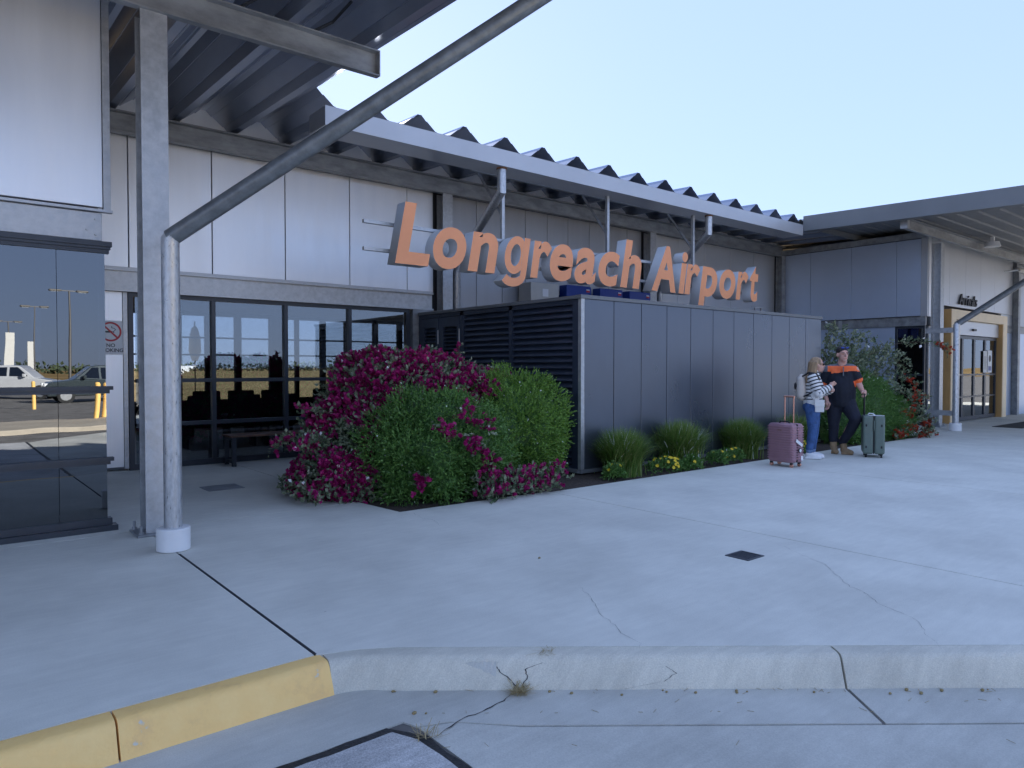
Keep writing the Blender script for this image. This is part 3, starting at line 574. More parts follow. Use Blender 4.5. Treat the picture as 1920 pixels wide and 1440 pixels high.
def gletter(h, shear):     # single storey g: bowl plus stem with a hook, unit x-height box
    m = MB(); n = 40; xh = .585; cx, cz, ro, ri, so, si = .235, xh*.5, .255, .115, xh*.52, xh*.30
    ring_o = [(cx+ro*math.cos(2*math.pi*i/n), cz+so*math.sin(2*math.pi*i/n)) for i in range(n)]; ring_i = [(cx+ri*math.cos(2*math.pi*i/n), cz+si*math.sin(2*math.pi*i/n)) for i in range(n)]
    for d in (.11,-.11):
        m.v += [(x,z,d) for x,z in ring_o]+[(x,z,d) for x,z in ring_i]
    for i in range(n):
        j=(i+1)%n; m.face((i,j,n+j,n+i)); m.face((2*n+i,3*n+i,3*n+j,2*n+j)); m.face((i,2*n+i,2*n+j,j)); m.face((n+i,n+j,3*n+j,3*n+i))
    ctr = [(.465,xh),(.465,.3),(.465,.0)]+[(.24+.225*math.cos(t), -.02-.125*math.sin(t)) for t in [math.pi*k/14 for k in range(1,13)]]
    L_ = []; R_ = []
    for i,(x,z) in enumerate(ctr):
        a_ = ctr[max(i-1,0)]; b2 = ctr[min(i+1,len(ctr)-1)]; dx, dz = b2[0]-a_[0], b2[1]-a_[1]; l = math.hypot(dx,dz); w2 = .07
        L_.append((x-dz/l*w2, z+dx/l*w2)); R_.append((x+dz/l*w2, z-dx/l*w2))
    k = len(ctr); b0 = len(m.v)
    for d in (.113,-.107): m.v += [(x,z,d) for x,z in L_]+[(x,z,d) for x,z in R_]
    for i in range(k-1):
        m.face((b0+i,b0+k+i,b0+k+i+1,b0+i+1)); m.face((b0+2*k+i,b0+2*k+i+1,b0+3*k+i+1,b0+3*k+i)); m.face((b0+i,b0+i+1,b0+2*k+i+1,b0+2*k+i)); m.face((b0+k+i,b0+3*k+i,b0+3*k+i+1,b0+k+i+1))
    m.face((b0,b0+2*k,b0+3*k,b0+k)); m.face((b0+k-1,b0+2*k-1,b0+4*k-1,b0+3*k-1))
    me = bpy.data.meshes.new('glyph'); me.from_pydata([(x+z*shear, z, d) for x,z,d in m.v],[],m.f); bm = bmesh.new(); bm.from_mesh(me); bmesh.ops.recalc_face_normals(bm, faces=bm.faces); bm.to_mesh(me); bm.free(); return me
for ch, a, b_ in LET:
    me = gletter(1,.20) if ch == 'g' else glyph(ch, FS, .11, .20, .032*FS)
    c = np.empty(len(me.vertices)*3, 'f'); me.vertices.foreach_get('co', c); c = c.reshape(-1,3)
    x0, x1 = c[:,0].min(), c[:,0].max(); zz = c[:,1].copy(); dd = c[:,2].copy()
    nx = a+(c[:,0]-x0)/(x1-x0)*(b_-a)
    c2_ = np.stack([nx-9.6, SY+.11-dd-8.8, BASE-(0 if ch == 'g' else base0*FS)+zz-2.8], 1).astype('f'); me.vertices.foreach_set('co', c2_.ravel())
    me.materials.clear(); me.materials.append(G['letter_return']); me.materials.append(G['letter_face']); me.update()
    for p in me.polygons: p.material_index = 1 if p.normal.y < -.9 and p.center.y < -.0 else 0
    o = obj('letter', me, None, SG)
for z in (3.55,3.17): obj('rail', bx(4.72,14.42,8.965,9.015,z-.025,z+.025), G['galvanised'], SG, bevel=.003)
for x in (7.56,10.15,12.85):
    po_ = obj('hanger_post', bx(x-.03,x+.03,9.40,9.46,3.1,4.798), G['galvanised'], SG)
    obj('brace', MB().tube([(x,9.46,4.1),(x,10.1,4.93)], .028, 4), G['galvanised_dull'], po_)
    for z in (3.55,3.17): obj('arm', bx(x-.025,x+.025,9.016,9.399,z-.025,z+.025), G['galvanised'], po_)
# "Arrivals" lettering
AR = thing('arrivals_lettering', (22.6,7.33,3.3), 'small dark raised letters reading Arrivals above the entrance portal', 'sign')
ax = 22.1
for ch in 'Arrivals':
    me = glyph(ch, .42, .02, .2, .004); c = np.empty(len(me.vertices)*3, 'f'); me.vertices.foreach_get('co', c); c = c.reshape(-1,3)
    wd = c[:,0].max()-c[:,0].min()
    c2_ = np.stack([ax+c[:,0]-c[:,0].min()-22.6, 7.34-c[:,2]-7.33, 3.27+c[:,1]-3.3], 1).astype('f'); me.vertices.foreach_set('co', c2_.ravel()); me.materials.clear(); me.materials.append(G['ink_grey']); me.update()
    obj('letter', me, None, AR); ax += wd+.03-(.05 if ch in 'Ai' else .02)
# ================================================================ NO SMOKING sign
NS = thing('no_smoking_sign', (2.03,11.545,1.7), 'white no smoking sign with red ring on the white panel', 'sign')
obj('plate', bx(1.84,2.21,YW-.058,YW-.0505,1.69,2.18), G['sign_white'], NS, bevel=.002)
yy = YW-.0595
def ring(cx_, cz, r0, r1, n=40):
    m = MB()
    for i in range(n): a = 2*math.pi*i/n; m.v += [(cx_+r0*math.cos(a),yy,cz+r0*math.sin(a)),(cx_+r1*math.cos(a),yy,cz+r1*math.sin(a))]
    for i in range(n): j=(i+1)%n; m.face((2*i,2*j,2*j+1,2*i+1))
    return m
obj('ring', ring(2.045,2.02,.115,.14), G['red_ink'], NS)
m = MB(); r2 = .7071; cx_, cz = 2.045, 2.02
m.quad(*[(cx_+a*r2-b_*r2*.6 if False else cx_+(a*r2)+(b_*r2), yy-.0004, cz-(a*r2)+(b_*r2)) for a,b_ in ((-.12,-.012),(.12,-.012),(.12,.012),(-.12,.012))]); obj('slash', m, G['red_ink'], NS)
m = MB(); m.quad((1.95,yy+.0003,2.005),(2.07,yy+.0003,2.005),(2.07,yy+.0003,2.03),(1.95,yy+.0003,2.03)); m.quad((2.078,yy+.0003,2.005),(2.09,yy+.0003,2.005),(2.09,yy+.0003,2.03),(2.078,yy+.0003,2.03))
m.tube([(2.09,yy+.0006,2.035),(2.11,yy+.0006,2.05),(2.09,yy+.0006,2.07),(2.06,yy+.0006,2.075),(2.06,yy+.0006,2.10)], .004, 4); obj('cigarette', m, G['ink_grey'], NS)
for txt, zb in (('NO',1.80),('SMOKING',1.73)):
    me = glyph(txt, .072, .0005, 0, .0012); c = np.empty(len(me.vertices)*3, 'f'); me.vertices.foreach_get('co', c); c = c.reshape(-1,3); mid = (c[:,0].min()+c[:,0].max())/2
    c2_ = np.stack([2.045+(c[:,0]-mid)*1.0-2.03, yy-c[:,2]-11.545, zb+c[:,1]-1.7], 1).astype('f'); me.vertices.foreach_set('co', c2_.ravel()); me.materials.clear(); me.materials.append(G['ink_grey']); me.update(); obj('lettering', me, None, NS)
# ================================================================ BENCH
B = thing('bench', (5,11.15,0), 'low backless bench with timber slats against the dark glazing', 'bench')
for i in range(4): obj('slat', bx(3.52,6.6,10.93+i*.105,11.025+i*.105,.445,.475), G['timber'], B, bevel=.004)
for x in (3.58,5.05,6.5):
    obj('leg', MB().box(x-.03,x+.03,10.95,11.0,0.002,.444).box(x-.03,x+.03,11.28,11.33,0.002,.444).box(x-.03,x+.03,11.0,11.28,.40,.444).box(x-.03,x+.03,11.0,11.28,.05,.09), G['dark_frame'], B, bevel=.003)
# drain grate, cover plate, mat
dr = thing('drain_grate', (5.02,3.165,0), 'small square dark drain grate set in the pavement', 'drain grate')
obj('frame', MB().box(4.90,5.13,3.06,3.08,.0,.006).box(4.90,5.13,3.25,3.27,.0,.006).box(4.90,4.92,3.08,3.25,.0,.006).box(5.11,5.13,3.08,3.25,.0,.006), G['dark_frame'], dr); obj('sump', bx(4.92,5.11,3.08,3.25,.0005,.002), G['joint'], dr)
for i in range(6): obj('bar', bx(4.93+i*.03,4.945+i*.03,3.08,3.25,.0021,.005), G['dark_frame'], dr)
cv = tag(obj('cover_plate', bx(2.62,3.05,8.95,9.35,.0,.006), G['galvanised_dull'], origin=(2.83,9.15,0)), 'flat grey metal cover plate in the recess floor', 'cover plate')
tag(obj('door_mat', bx(20.9,23.6,5.5,6.15,0,.012), G['black_rubber'], origin=(22,5.8,0), bevel=.004), 'dark rubber mat on pavement before the arrivals door', 'mat')
# lamp and camera under the wing roof
sl = thing('soffit_light', (22.6,6.8,4.86), 'round white light fitting under the wing roof', 'light'); obj('base', MB().tube([(22.6,6.7,4.95),(22.6,6.7,4.82)], [.16,.2], 20), G['white_paint'], sl, smooth=40); obj('stem', bx(22.55,22.65,6.66,6.74,4.951,5.09), G['white_paint'], sl)
sc_ = thing('security_camera', (26.2,7.3,4.5), 'white bullet camera on the wall beside the arrivals entrance', 'camera'); obj('housing', MB().tube([(26.0,7.0,4.52),(26.45,6.9,4.46)], [.06,.09], 16), G['cream_box'], sc_, smooth=40); obj('arm', MB().tube([(25.95,7.37,4.5),(25.95,7.2,4.5),(26.02,7.02,4.52)], .03, 10), G['white_paint'], sc_)
# ================================================================ VEGETATION
def leafmesh(name, P_, D_, U_, Ln, Wd, fold=.25, rnd=None):
    """P base points, D directions, U up/normal; arrays (N,3); rhombic folded leaves"""
    N = len(P_); D_ = D_/np.linalg.norm(D_,axis=1,keepdims=True); Sd = np.cross(D_,U_); Sd /= np.maximum(np.linalg.norm(Sd,axis=1,keepdims=True),1e-6); Nn = np.cross(Sd,D_)
    Ln = np.broadcast_to(np.asarray(Ln,float).reshape(-1,1),(N,1)); Wd = np.broadcast_to(np.asarray(Wd,float).reshape(-1,1),(N,1))
    mid = P_+D_*Ln*.48
    V = np.stack([P_, mid+Sd*Wd+Nn*Wd*fold*2, P_+D_*Ln, mid-Sd*Wd+Nn*Wd*fold*2],1).reshape(-1,3)
    b0 = np.arange(N)*4; F_ = np.stack([b0,b0+2,b0+1, b0,b0+3,b0+2],1).reshape(-1,3)
    me = bpy.data.meshes.new(name); me.vertices.add(len(V)); me.vertices.foreach_set('co', V.astype('f').ravel())
    nf = len(F_); me.loops.add(nf*3); me.polygons.add(nf); me.loops.foreach_set('vertex_index', F_.astype('i').ravel()); me.polygons.foreach_set('loop_start', np.arange(nf,dtype='i')*3)
    me.update(calc_edges=True)
    at = me.attributes.new('rnd','FLOAT','POINT'); r_ = RNG.random(N) if rnd is None else rnd; at.data.foreach_set('value', np.repeat(r_,4).astype('f')); return me
def unit(n): v = RNG.normal(size=(n,3)); return v/np.linalg.norm(v,axis=1,keepdims=True)
def lump(d, seed, amp=.10, fr=3.2):
    r_ = np.random.default_rng(seed); k = np.zeros(len(d))
    for i in range(7): w_ = r_.normal(size=3)*fr*(1+.35*i); k += np.sin(d@w_+r_.random()*6.28)/(1+.5*i)
    return 1+amp*k/2
def ellpts(n, c, r, seed, amp=.1, zmin=-.9, inner=.12):
    d = unit(int(n*1.6)); d = d[d[:,2] > zmin][:n]; rr = lump(d,seed,amp)*(1-inner*RNG.random(len(d))**2)
    p = d*rr[:,None]*np.array(r); nrm = d/np.array(r); nrm /= np.linalg.norm(nrm,axis=1,keepdims=True); return p+np.array(c), nrm
def sprigs(p, n, per, L, ll, lw, spread=.55, up=.35):
    N = len(p); ax_ = n+np.array([0,0,up])+RNG.normal(size=(N,3))*spread; ax_ /= np.linalg.norm(ax_,axis=1,keepdims=True)
    Ls = L*(.6+.8*RNG.random(N)); t = np.tile(np.linspace(0,1,per),(N,1)); P_ = p[:,None,:]+ax_[:,None,:]*(t*Ls[:,None])[...,None]
    rv = RNG.normal(size=(N,per,3)); rv -= (rv*ax_[:,None,:]).sum(-1,keepdims=True)*ax_[:,None,:]; rv /= np.linalg.norm(rv,axis=-1,keepdims=True)
    D_ = ax_[:,None,:]*.75+rv*(.95-.6*t[...,None]); U_ = ax_[:,None,:]-rv*.3+RNG.normal(size=(N,per,3))*.2
    rn = np.clip(np.repeat(RNG.random(N)[:,None],per,1)*.55+.45*RNG.random((N,per))*1+.12*(t-.5),0,1)
    return P_.reshape(-1,3), D_.reshape(-1,3), U_.reshape(-1,3), (ll*(.7+.6*RNG.random(N*per))), (lw*(.7+.6*RNG.random(N*per))), rn.ravel()
def core(parent, c, r, seed, m, s=.80):
    mb = MB(); mb.ell((0,0,0),(1,1,1),24,14); d = np.array(mb.v); d /= np.linalg.norm(d,axis=1,keepdims=True); p = d*lump(d,seed,.15)[:,None]*np.array(r)*s+np.array(c); p[:,2] = np.maximum(p[:,2],.0)
    mb.v = [tuple(q_) for q_ in p]; o = obj('inner_growth', mb, m, parent, smooth=60); return o
def stem(parent, x, y, h_, r_=.03):
    m = MB(); rr = random.Random(int(x*100))
    for i in range(5):
        a = rr.uniform(0,6.28); m.tube([(x+.04*math.cos(a),y+.04*math.sin(a),-.08),(x+.12*math.cos(a),y+.12*math.sin(a),h_*.5),(x+.3*math.cos(a),y+.3*math.sin(a),h_*.85)], [r_,r_*.7,r_*.3], 6)
    obj('stem', m, G['bark'], parent, smooth=60)
def localize(me, o):
    off = wloc(o); c = np.empty(len(me.vertices)*3,'f'); me.vertices.foreach_get('co',c); c = c.reshape(-1,3)-np.array(off,dtype='f'); me.vertices.foreach_set('co',c.ravel()); me.update()
def leafpart(name, args, m, parent, kind='stuff', fold=.25):
    P_,D_,U_,l_,w_,rn = args; me = leafmesh(name,P_,D_,U_,l_,w_,fold,rn); localize(me,parent); return obj(name, me, m, parent, kind=kind)
def cat(*a): return tuple(np.concatenate([q_[i] for q_ in a]) for i in range(6))
# two clipped green shrubs
def shrub(c, r, seed, m, label, n):
    t = thing('round_shrub', (c[0],c[1],0), label, 'shrub', 'rounded green shrubs in the bed')
    core(t, c, r, seed, G['leaf_green'], .86); p, nn = ellpts(n, c, r, seed, .17, -.9, .22); k = p[:,2] > .0; leafpart('foliage', sprigs(p[k],nn[k],9,.11,.030,.0085), m, t); stem(t, c[0], c[1], c[2]); return t
SH1 = ((4.70,7.14,.49),(.86,.69,.70)); SH2 = ((6.25,7.55,.58),(.76,.62,.78))
shrub(*SH1, 3, G['leaf_green'], 'dark green rounded shrub draped with magenta flowers at bed corner', 7000)
shrub(*SH2, 5, G['leaf_lime'], 'lighter green rounded shrub beside the louvred enclosure corner', 7000)
# bougainvillea
BG = thing('bougainvillea', (4.9,8.0,0), 'sprawling magenta bougainvillea with variegated leaves behind the green shrubs', 'shrub')
lobes = [((4.45,8.0,.50),(.88,.72,.62),3600),((5.35,8.3,.95),(.95,.75,.66),4200),((4.75,8.35,1.12),(.8,.7,.55),3000),((3.75,7.75,.2),(.48,.55,.32),1700),((6.0,8.25,.95),(.6,.6,.45),1600)]
La = []; Fa = []; Wa = []
for i, (c, r_, n) in enumerate(lobes):
    core(BG, c, r_, 20+i, G['leaf_variegated'], .78)
    p, nn = ellpts(n, c, r_, 20+i, .16, -.6, .2); k = p[:,2] > .02; p, nn = p[k], nn[k]
    La.append(sprigs(p[::2],nn[::2],5,.09,.055,.019,.7))
    d = np.sin(p@np.array([5.1,3.3,4.2])+1.3)+np.sin(p@np.array([-3.7,6.1,5.3]))+.8*np.sin(p@np.array([9.,-7.,8.])); z_ = p[:,2]
    k = d+1.1*(z_-.5)+RNG.normal(size=len(p))*.3 > -.45
    Fa.append(sprigs(p[k]+nn[k]*.03,nn[k],11,.055,.044,.023,.9))
    kk = RNG.random(len(p)) < .004; Wa.append(sprigs(p[kk]+nn[kk]*.05,nn[kk],6,.04,.055,.022,.8))
def onshrub(pts, sh, n, jit):
    out = []; c, r_ = np.array(sh[0]), np.array(sh[1])
    for a in pts:
        v = np.array(a)-c; s_ = np.linalg.norm(v/r_); base = c+v/s_*1.0
        for _ in range(n): out.append(base+RNG.normal(size=3)*jit)
    out = np.array(out); nn = (out-c)/r_**2; return out, nn/np.linalg.norm(nn,axis=1,keepdims=True)
def cast(px, py, sh):     # point of a shrub's surface seen along a sight line
    yw, pt = rad(YAW), rad(-1.3); F_ = np.array([math.cos(yw)*math.cos(pt),math.sin(yw)*math.cos(pt),math.sin(pt)]); R_ = np.array([math.sin(yw),-math.cos(yw),0]); U_ = np.cross(R_,F_)
    d = F_+(px-960)/1331*R_-(py-720)/1331*U_; o_ = np.array([0,0,1.5]); c, r_ = np.array(sh[0]), np.array(sh[1])
    a = (d/r_)@(d/r_); b_ = 2*((o_-c)/r_)@(d/r_); cc = ((o_-c)/r_)@((o_-c)/r_)-1; ds = b_*b_-4*a*cc
    t = (-b_-math.sqrt(max(ds,0)))/(2*a); return tuple(o_+d*t)
run1 = [cast(x,y,SH1) for x,y in ((868,775),(880,790),(905,800),(828,805),(842,815),(875,830),(890,835),(905,855),(915,865),(780,905),(790,900))]
p, nn = onshrub(run1, SH1, 9, .045); Fa.append(sprigs(p+nn*.04,nn,11,.055,.044,.023,.9)); La.append(sprigs(p[::2]+nn[::2]*.03,nn[::2],4,.08,.05,.018,.8))
run2 = [cast(x,y,SH2) for x,y in ((905,790),(930,740),(915,770))]; p, nn = onshrub(run2, SH2, 7, .05); Fa.append(sprigs(p+nn*.04,nn,11,.055,.044,.023,.9))
# low trailing clump on the bed edge
p = np.stack([RNG.uniform(4.75,6.0,260),np.clip(RNG.normal(6.38,.1,260),6.2,6.6),RNG.random(260)**1.5*.24+.02],1); nn = np.tile([0,-.3,1.],(260,1)); La.append(sprigs(p,nn,5,.08,.055,.019,.9)); k = RNG.random(260) < .5; Fa.append(sprigs(p[k]+[0,0,.04],nn[k],11,.055,.044,.023,.9))
p = np.stack([RNG.uniform(3.15,3.95,200),np.clip(RNG.normal(7.6,.28,200),7.0,8.2),RNG.random(200)**1.5*.22+.02],1); nn = np.tile([-.3,-.3,1.],(200,1)); La.append(sprigs(p,nn,5,.08,.055,.019,.9)); k = RNG.random(200) < .35; Fa.append(sprigs(p[k]+[0,0,.04],nn[k],11,.055,.044,.023,.9))
st = MB()
for i in range(34):     # arching canes that break the outline
    a = RNG.uniform(0,6.28); c0 = np.array(lobes[int(RNG.integers(0,5))][0])+np.array([0,0,.25]); L_ = RNG.uniform(.4,.64); dv = np.array([math.cos(a),math.sin(a)*.8,0])
    q_ = np.array([c0+dv*L_*t*1.25+np.array([0,0,.62*L_*t*(1.25-t)*1.6]) for t in np.linspace(.35,1,12)]); q_ = q_[q_[:,2] > .05]; nn = np.tile(np.array([dv[0]*.5,dv[1]*.5,.8]),(len(q_),1)); st.tube([tuple(v) for v in q_], .004, 5)
    La.append(sprigs(np.repeat(q_,2,0),np.repeat(nn,2,0),4,.07,.05,.018,.9)); Fa.append(sprigs(q_[-6:],nn[-6:],11,.055,.044,.023,.9))
# shoots standing above the mass
for x, y, z0, dx, h_ in ((5.75,8.2,1.35,.05,.45),(4.9,8.2,1.5,-.35,.28),(6.35,8.0,1.2,.12,.25),(3.75,7.9,.95,-.45,.12),(5.2,8.2,1.55,.1,.2)):
    pts = [(x+dx*t,y,z0+h_*t-.1*t*t*abs(dx)) for t in (0,.4,.75,1)]; st.tube(pts,[.006,.005,.004,.002],5)
    q_ = np.array([np.array(pts[0])*(1-t)+np.array(pts[-1])*t for t in np.linspace(0,1,14)]); La.append(sprigs(q_,np.tile([0,0,1.],(14,1)),3,.05,.05,.018,.9)); Fa.append(sprigs(q_[-4:],np.tile([0,0,1.],(4,1)),9,.05,.042,.02,.9))
leafpart('foliage', cat(*La), G['leaf_variegated'], BG); leafpart('flowers', cat(*Fa), G['bract_magenta'], BG); leafpart('pale_flowers', cat(*Wa), G['bract_cream'], BG); obj('shoots', st, G['bark'], BG); stem(BG,4.9,8.1,.9,.04)
rk = MB().ell((0,0,0),(.32,.25,.42),20,12); d = np.array(rk.v); d *= lump(d/np.linalg.norm(d,axis=1,keepdims=True),77,.28,2.2)[:,None]; rk.v = [tuple(q_+np.array([6.55,8.75,1.05])) for q_ in d]
m2 = MB().ell((6.55,8.75,.32),(.42,.36,.5),16,10); rk.v += []
n0 = len(rk.v); rk.v += m2.v; rk.f += [tuple(i+n0 for i in f_) for f_ in m2.f]; rk.m += m2.m
tag(obj('rock', rk, G['rock'], smooth=30, origin=(6.55,8.75,0)), 'tan boulder poking up behind the magenta flowers', 'rock')
# fountain grasses
def grass(x, y, h_, rad_, label, n=1500, seed=0):
    t = thing('grass_clump', (x,y,-.025), label, 'grass', 'fountain grass clumps along the enclosure'); r_ = np.random.default_rng(seed)
    V = []; F_ = []; rn = []
    for i in range(n):
        a = r_.random()*6.283; s_ = r_.random()**.7; L = h_*(.8+.55*r_.random()); lean = .06+.95*s_; b0 = np.array([.09*r_.normal(),.09*r_.normal(),0.]); dr_ = np.array([math.cos(a),math.sin(a),0]); sd = np.array([-math.sin(a),math.cos(a),0])*(.0042+.003*r_.random()); nb = len(V)
        for k_ in range(5):
            t_ = k_/4; th = lean*(t_*.9+.1); P_ = b0+dr_*(L*t_*math.sin(th)*.95*rad_/h_)+np.array([0,0,L*t_*math.cos(th*.95)]); ww = sd*(1-t_**2*.95); V += [P_-ww,P_+ww]; rn += [0,0]
        v_ = r_.random()*.8 if r_.random() > .02 else 1.; rn[-10:] = [v_]*10
        for k_ in range(4): F_.append((nb+2*k_,nb+2*k_+1,nb+2*k_+3,nb+2*k_+2))
    me = bpy.data.meshes.new('blades'); me.from_pydata([tuple(v) for v in V],[],F_); at = me.attributes.new('rnd','FLOAT','POINT'); at.data.foreach_set('value',rn); obj('blades', me, G['grass'], t, kind='stuff')
grass(7.62,6.78,.54,.54,'fountain grass clump closest to the enclosure corner post',5500,1); grass(8.95,6.78,.58,.54,'fountain grass clump between two yellow flowering plants',6500,2); grass(10.7,6.82,.54,.48,'fountain grass clump behind the rose suitcase',6000,3); grass(12.4,6.8,.55,.5,'fountain grass clump behind the two standing people',3000,4)
def daisy(x, y, r_, nf, label, seed):
    t = thing('yellow_flower_plant', (x,y,-.025), label, 'flowers', 'yellow flowering plants in the bed'); p, nn = ellpts(200, (x,y,.05), (r_*.9,r_*.5,.09), seed, .15, -.3); k = p[:,2] > -.02
    leafpart('foliage', sprigs(p[k],nn[k],5,.06,.04,.008), G['leaf_green'], t)
    p, nn = ellpts(nf, (x,y-.02,.07), (r_*1.0,r_*.58,.14), seed+1, .1, .0, .02)
    Pp = []; Dd = []; Uu = []
    for a, n_ in zip(p,nn):
        n_ = n_+np.array([-.4,-.5,.2]); n_ /= np.linalg.norm(n_); e1 = np.cross(n_,[0,0,1.]); e1 /= np.linalg.norm(e1)+1e-6; e2 = np.cross(n_,e1)
        for i in range(8): an = i*math.pi/4; dv = e1*math.cos(an)+e2*math.sin(an); Pp.append(a+dv*.002); Dd.append(dv+n_*.15); Uu.append(n_)
    leafpart('flowers', (np.array(Pp),np.array(Dd),np.array(Uu),np.full(len(Pp),.028),np.full(len(Pp),.009),RNG.random(len(Pp))), G['petal_yellow'], t, fold=.05)
daisy(8.25,6.52,.30,34,'yellow flowering plant between the first two grass clumps',101); daisy(9.55,6.52,.2,10,'small yellow flowering plant between dark leafy tufts',103); daisy(9.98,6.56,.24,9,'greyish leafy plant with few yellow flowers beside a grass clump',105); daisy(7.2,6.55,.13,5,'tiny yellow flowers by the enclosure corner',107); daisy(11.9,6.42,.24,14,'yellow flowering plant between the two people',109)
daisy(8.75,6.42,.16,2,'low dark green tuft in front of the grass clump',104)
# right-hand shrub: green mound with arching variegated bougainvillea and orange flowers
gm = thing('green_mound_shrub', (15.3,7.0,0), 'feathery green shrub mound beyond the man and suitcase', 'shrub')
L1 = []; 
for i, (c, r_, n) in enumerate([((15.2,6.95,.55),(1.15,.6,.85),7000),((16.0,6.7,.35),(.7,.45,.55),3000),((14.4,6.75,.3),(.6,.4,.5),2000)]):
    core(gm, c, r_, 40+i, G['leaf_green'], .85); p, nn = ellpts(n, c, r_, 40+i, .13); k = p[:,2] > 0; L1.append(sprigs(p[k],nn[k],8,.11,.032,.007))
leafpart('foliage', cat(*L1), G['leaf_green'], gm); stem(gm,15.2,7.0,.8)
ob = thing('arching_bougainvillea', (15.0,7.6,0), 'arching variegated bougainvillea with orange flowers beside the enclosure end', 'shrub')
st = MB(); La = []; Fa = []
rr = random.Random(5)
arcs = [((14.9,7.4,.7),(15.5,7.2,2.0),(17.0,6.6,2.32),(18.3,6.3,1.93)),((14.9,7.4,.8),(14.7,7.3,1.9),(14.9,7.1,2.35),(15.5,6.8,2.0)),((14.8,7.4,.8),(15.0,7.2,1.7),(15.8,6.9,1.85),(16.8,6.6,1.55)),((15,7.4,.6),(15.6,7.1,1.5),(16.3,6.8,1.5),(17.0,6.5,1.15)),((14.6,7.5,.8),(14.4,7.3,1.6),(14.3,7.2,2.2),(14.5,7.0,2.35)),((15,7.3,.7),(15.3,7.0,1.9),(15.9,6.8,2.0),(16.4,6.6,1.7)),((15.5,6.6,1.2),(16.2,6.35,1.0),(16.6,6.2,.6),(16.7,6.1,.2)),((14.7,7.4,.9),(14.9,7.2,1.5),(15.3,7.0,1.7),(15.9,6.8,1.5)),((14.5,7.4,.9),(14.5,7.2,1.4),(14.7,7.0,1.8),(15.1,6.9,1.75))]
for ai, (a, b_, c, d) in enumerate(arcs):
    P_ = []
    for i in range(25):
        t = i/24; q_ = [(1-t)**3*a[k]+3*(1-t)**2*t*b_[k]+3*(1-t)*t*t*c[k]+t**3*d[k] for k in range(3)]; P_.append(q_)
    st.tube(P_, [.012*(1-.8*i/24) for i in range(25)], 5); q_ = np.repeat(np.array(P_),4 if ai else 3,0)+RNG.normal(size=(25*(4 if ai else 3),3))*(.03 if ai == 0 else .07)
    La.append(sprigs(q_,np.tile([.2,-.4,.6],(len(q_),1)),4,.10,.075,.026,.9))
    if ai in (0,3,6): e = np.repeat(np.array(P_[-3:]),5,0)+RNG.normal(size=(15,3))*.05; Fa.append(sprigs(e,np.tile([0,-.3,1.],(15,1)),8,.05,.05,.022,.9))
p, nn = ellpts(260,(15.0,7.1,1.35),(.75,.45,.6),63,.2,-.7,.5); La.append(sprigs(p,nn,4,.1,.07,.024,.8))
for cx_, cy_, cz_ in ((16.2,6.3,.55),(16.45,6.25,.85),(16.0,6.25,.22),(16.9,6.2,.08),(16.5,6.15,.06),(15.6,6.3,.1)):
    e = np.array([[cx_,cy_,cz_]])+RNG.normal(size=(26,3))*np.array([.13,.06,.06]); e[:,2] = np.maximum(e[:,2],.03); Fa.append(sprigs(e,np.tile([-.3,-.6,.5],(26,1)),7,.05,.05,.022,.8)); La.append(sprigs(e+RNG.normal(size=e.shape)*.1*np.array([1,.5,.3])+np.array([0,0,.02]),np.tile([-.3,-.6,.5],(26,1)),4,.08,.06,.022,.8))
leafpart('foliage', cat(*La), G['leaf_variegated'], ob); leafpart('flowers', cat(*Fa), G['bract_orange'], ob); obj('stems', st, G['bark'], ob)
# dry grass tuft at the kerb foot + straws and pebbles
def strawtuft(x, y, z, n, h_, label, flat=.35):
    t = thing('dry_grass_tuft', (x,y,z), label, 'dry grass', 'dry grass in the gutter'); V = []; F_ = []; r_ = random.Random(int(x*77)); rn = []
    for i in range(n):
        a = r_.uniform(0,6.28); L = h_*r_.uniform(.5,1.3); e = r_.uniform(.03,flat+.3); b0 = Vector((r_.gauss(0,.025),r_.gauss(0,.02),.004)); dv = Vector((math.cos(a)*math.cos(e)*1.0,math.sin(a)*math.cos(e)*.7,math.sin(e))); sd = Vector((-math.sin(a),math.cos(a),0))*.0013; nb = len(V)
        for k_ in range(3): q_ = b0+dv*L*k_/2+Vector((0,0,-.25*L*(k_/2)**2*math.sin(e))); q_.z = max(q_.z,.004); V += [tuple(q_-sd),tuple(q_+sd)]
        v_ = r_.random(); rn += [v_]*6
        for k_ in range(2): F_.append((nb+2*k_,nb+2*k_+1,nb+2*k_+3,nb+2*k_+2))
    me = bpy.data.meshes.new('straws'); me.from_pydata(V,[],F_); me.attributes.new('rnd','FLOAT','POINT').data.foreach_set('value',rn); obj('straws', me, G['straw'], t, kind='stuff')
tp = kpt(.66,-.085); strawtuft(tp.x,tp.y,-.15,170,.085,'clump of dry straw at the foot of the cracked kerb',.5); strawtuft(1.70,2.66,-.149,40,.09,'thin dry weed at the corner of the tarred road slab',.9); tp = kpt(.80,.06); strawtuft(tp.x,tp.y,0.0,30,.06,'few dry straws lying on the kerb top',.05)
m = MB(); r_ = random.Random(3)
for i in range(46):
    s_ = r_.uniform(.1,3.2); off = -r_.choice((.07,.08,.1,.2,.3,.6)); q_ = kpt(s_, off); L = r_.uniform(.012,.045); a = r_.uniform(0,3.14)
    m.tube([(q_.x,q_.y,-.147),(q_.x+L*math.cos(a),q_.y+L*math.sin(a),-.146)], .0011, 4)
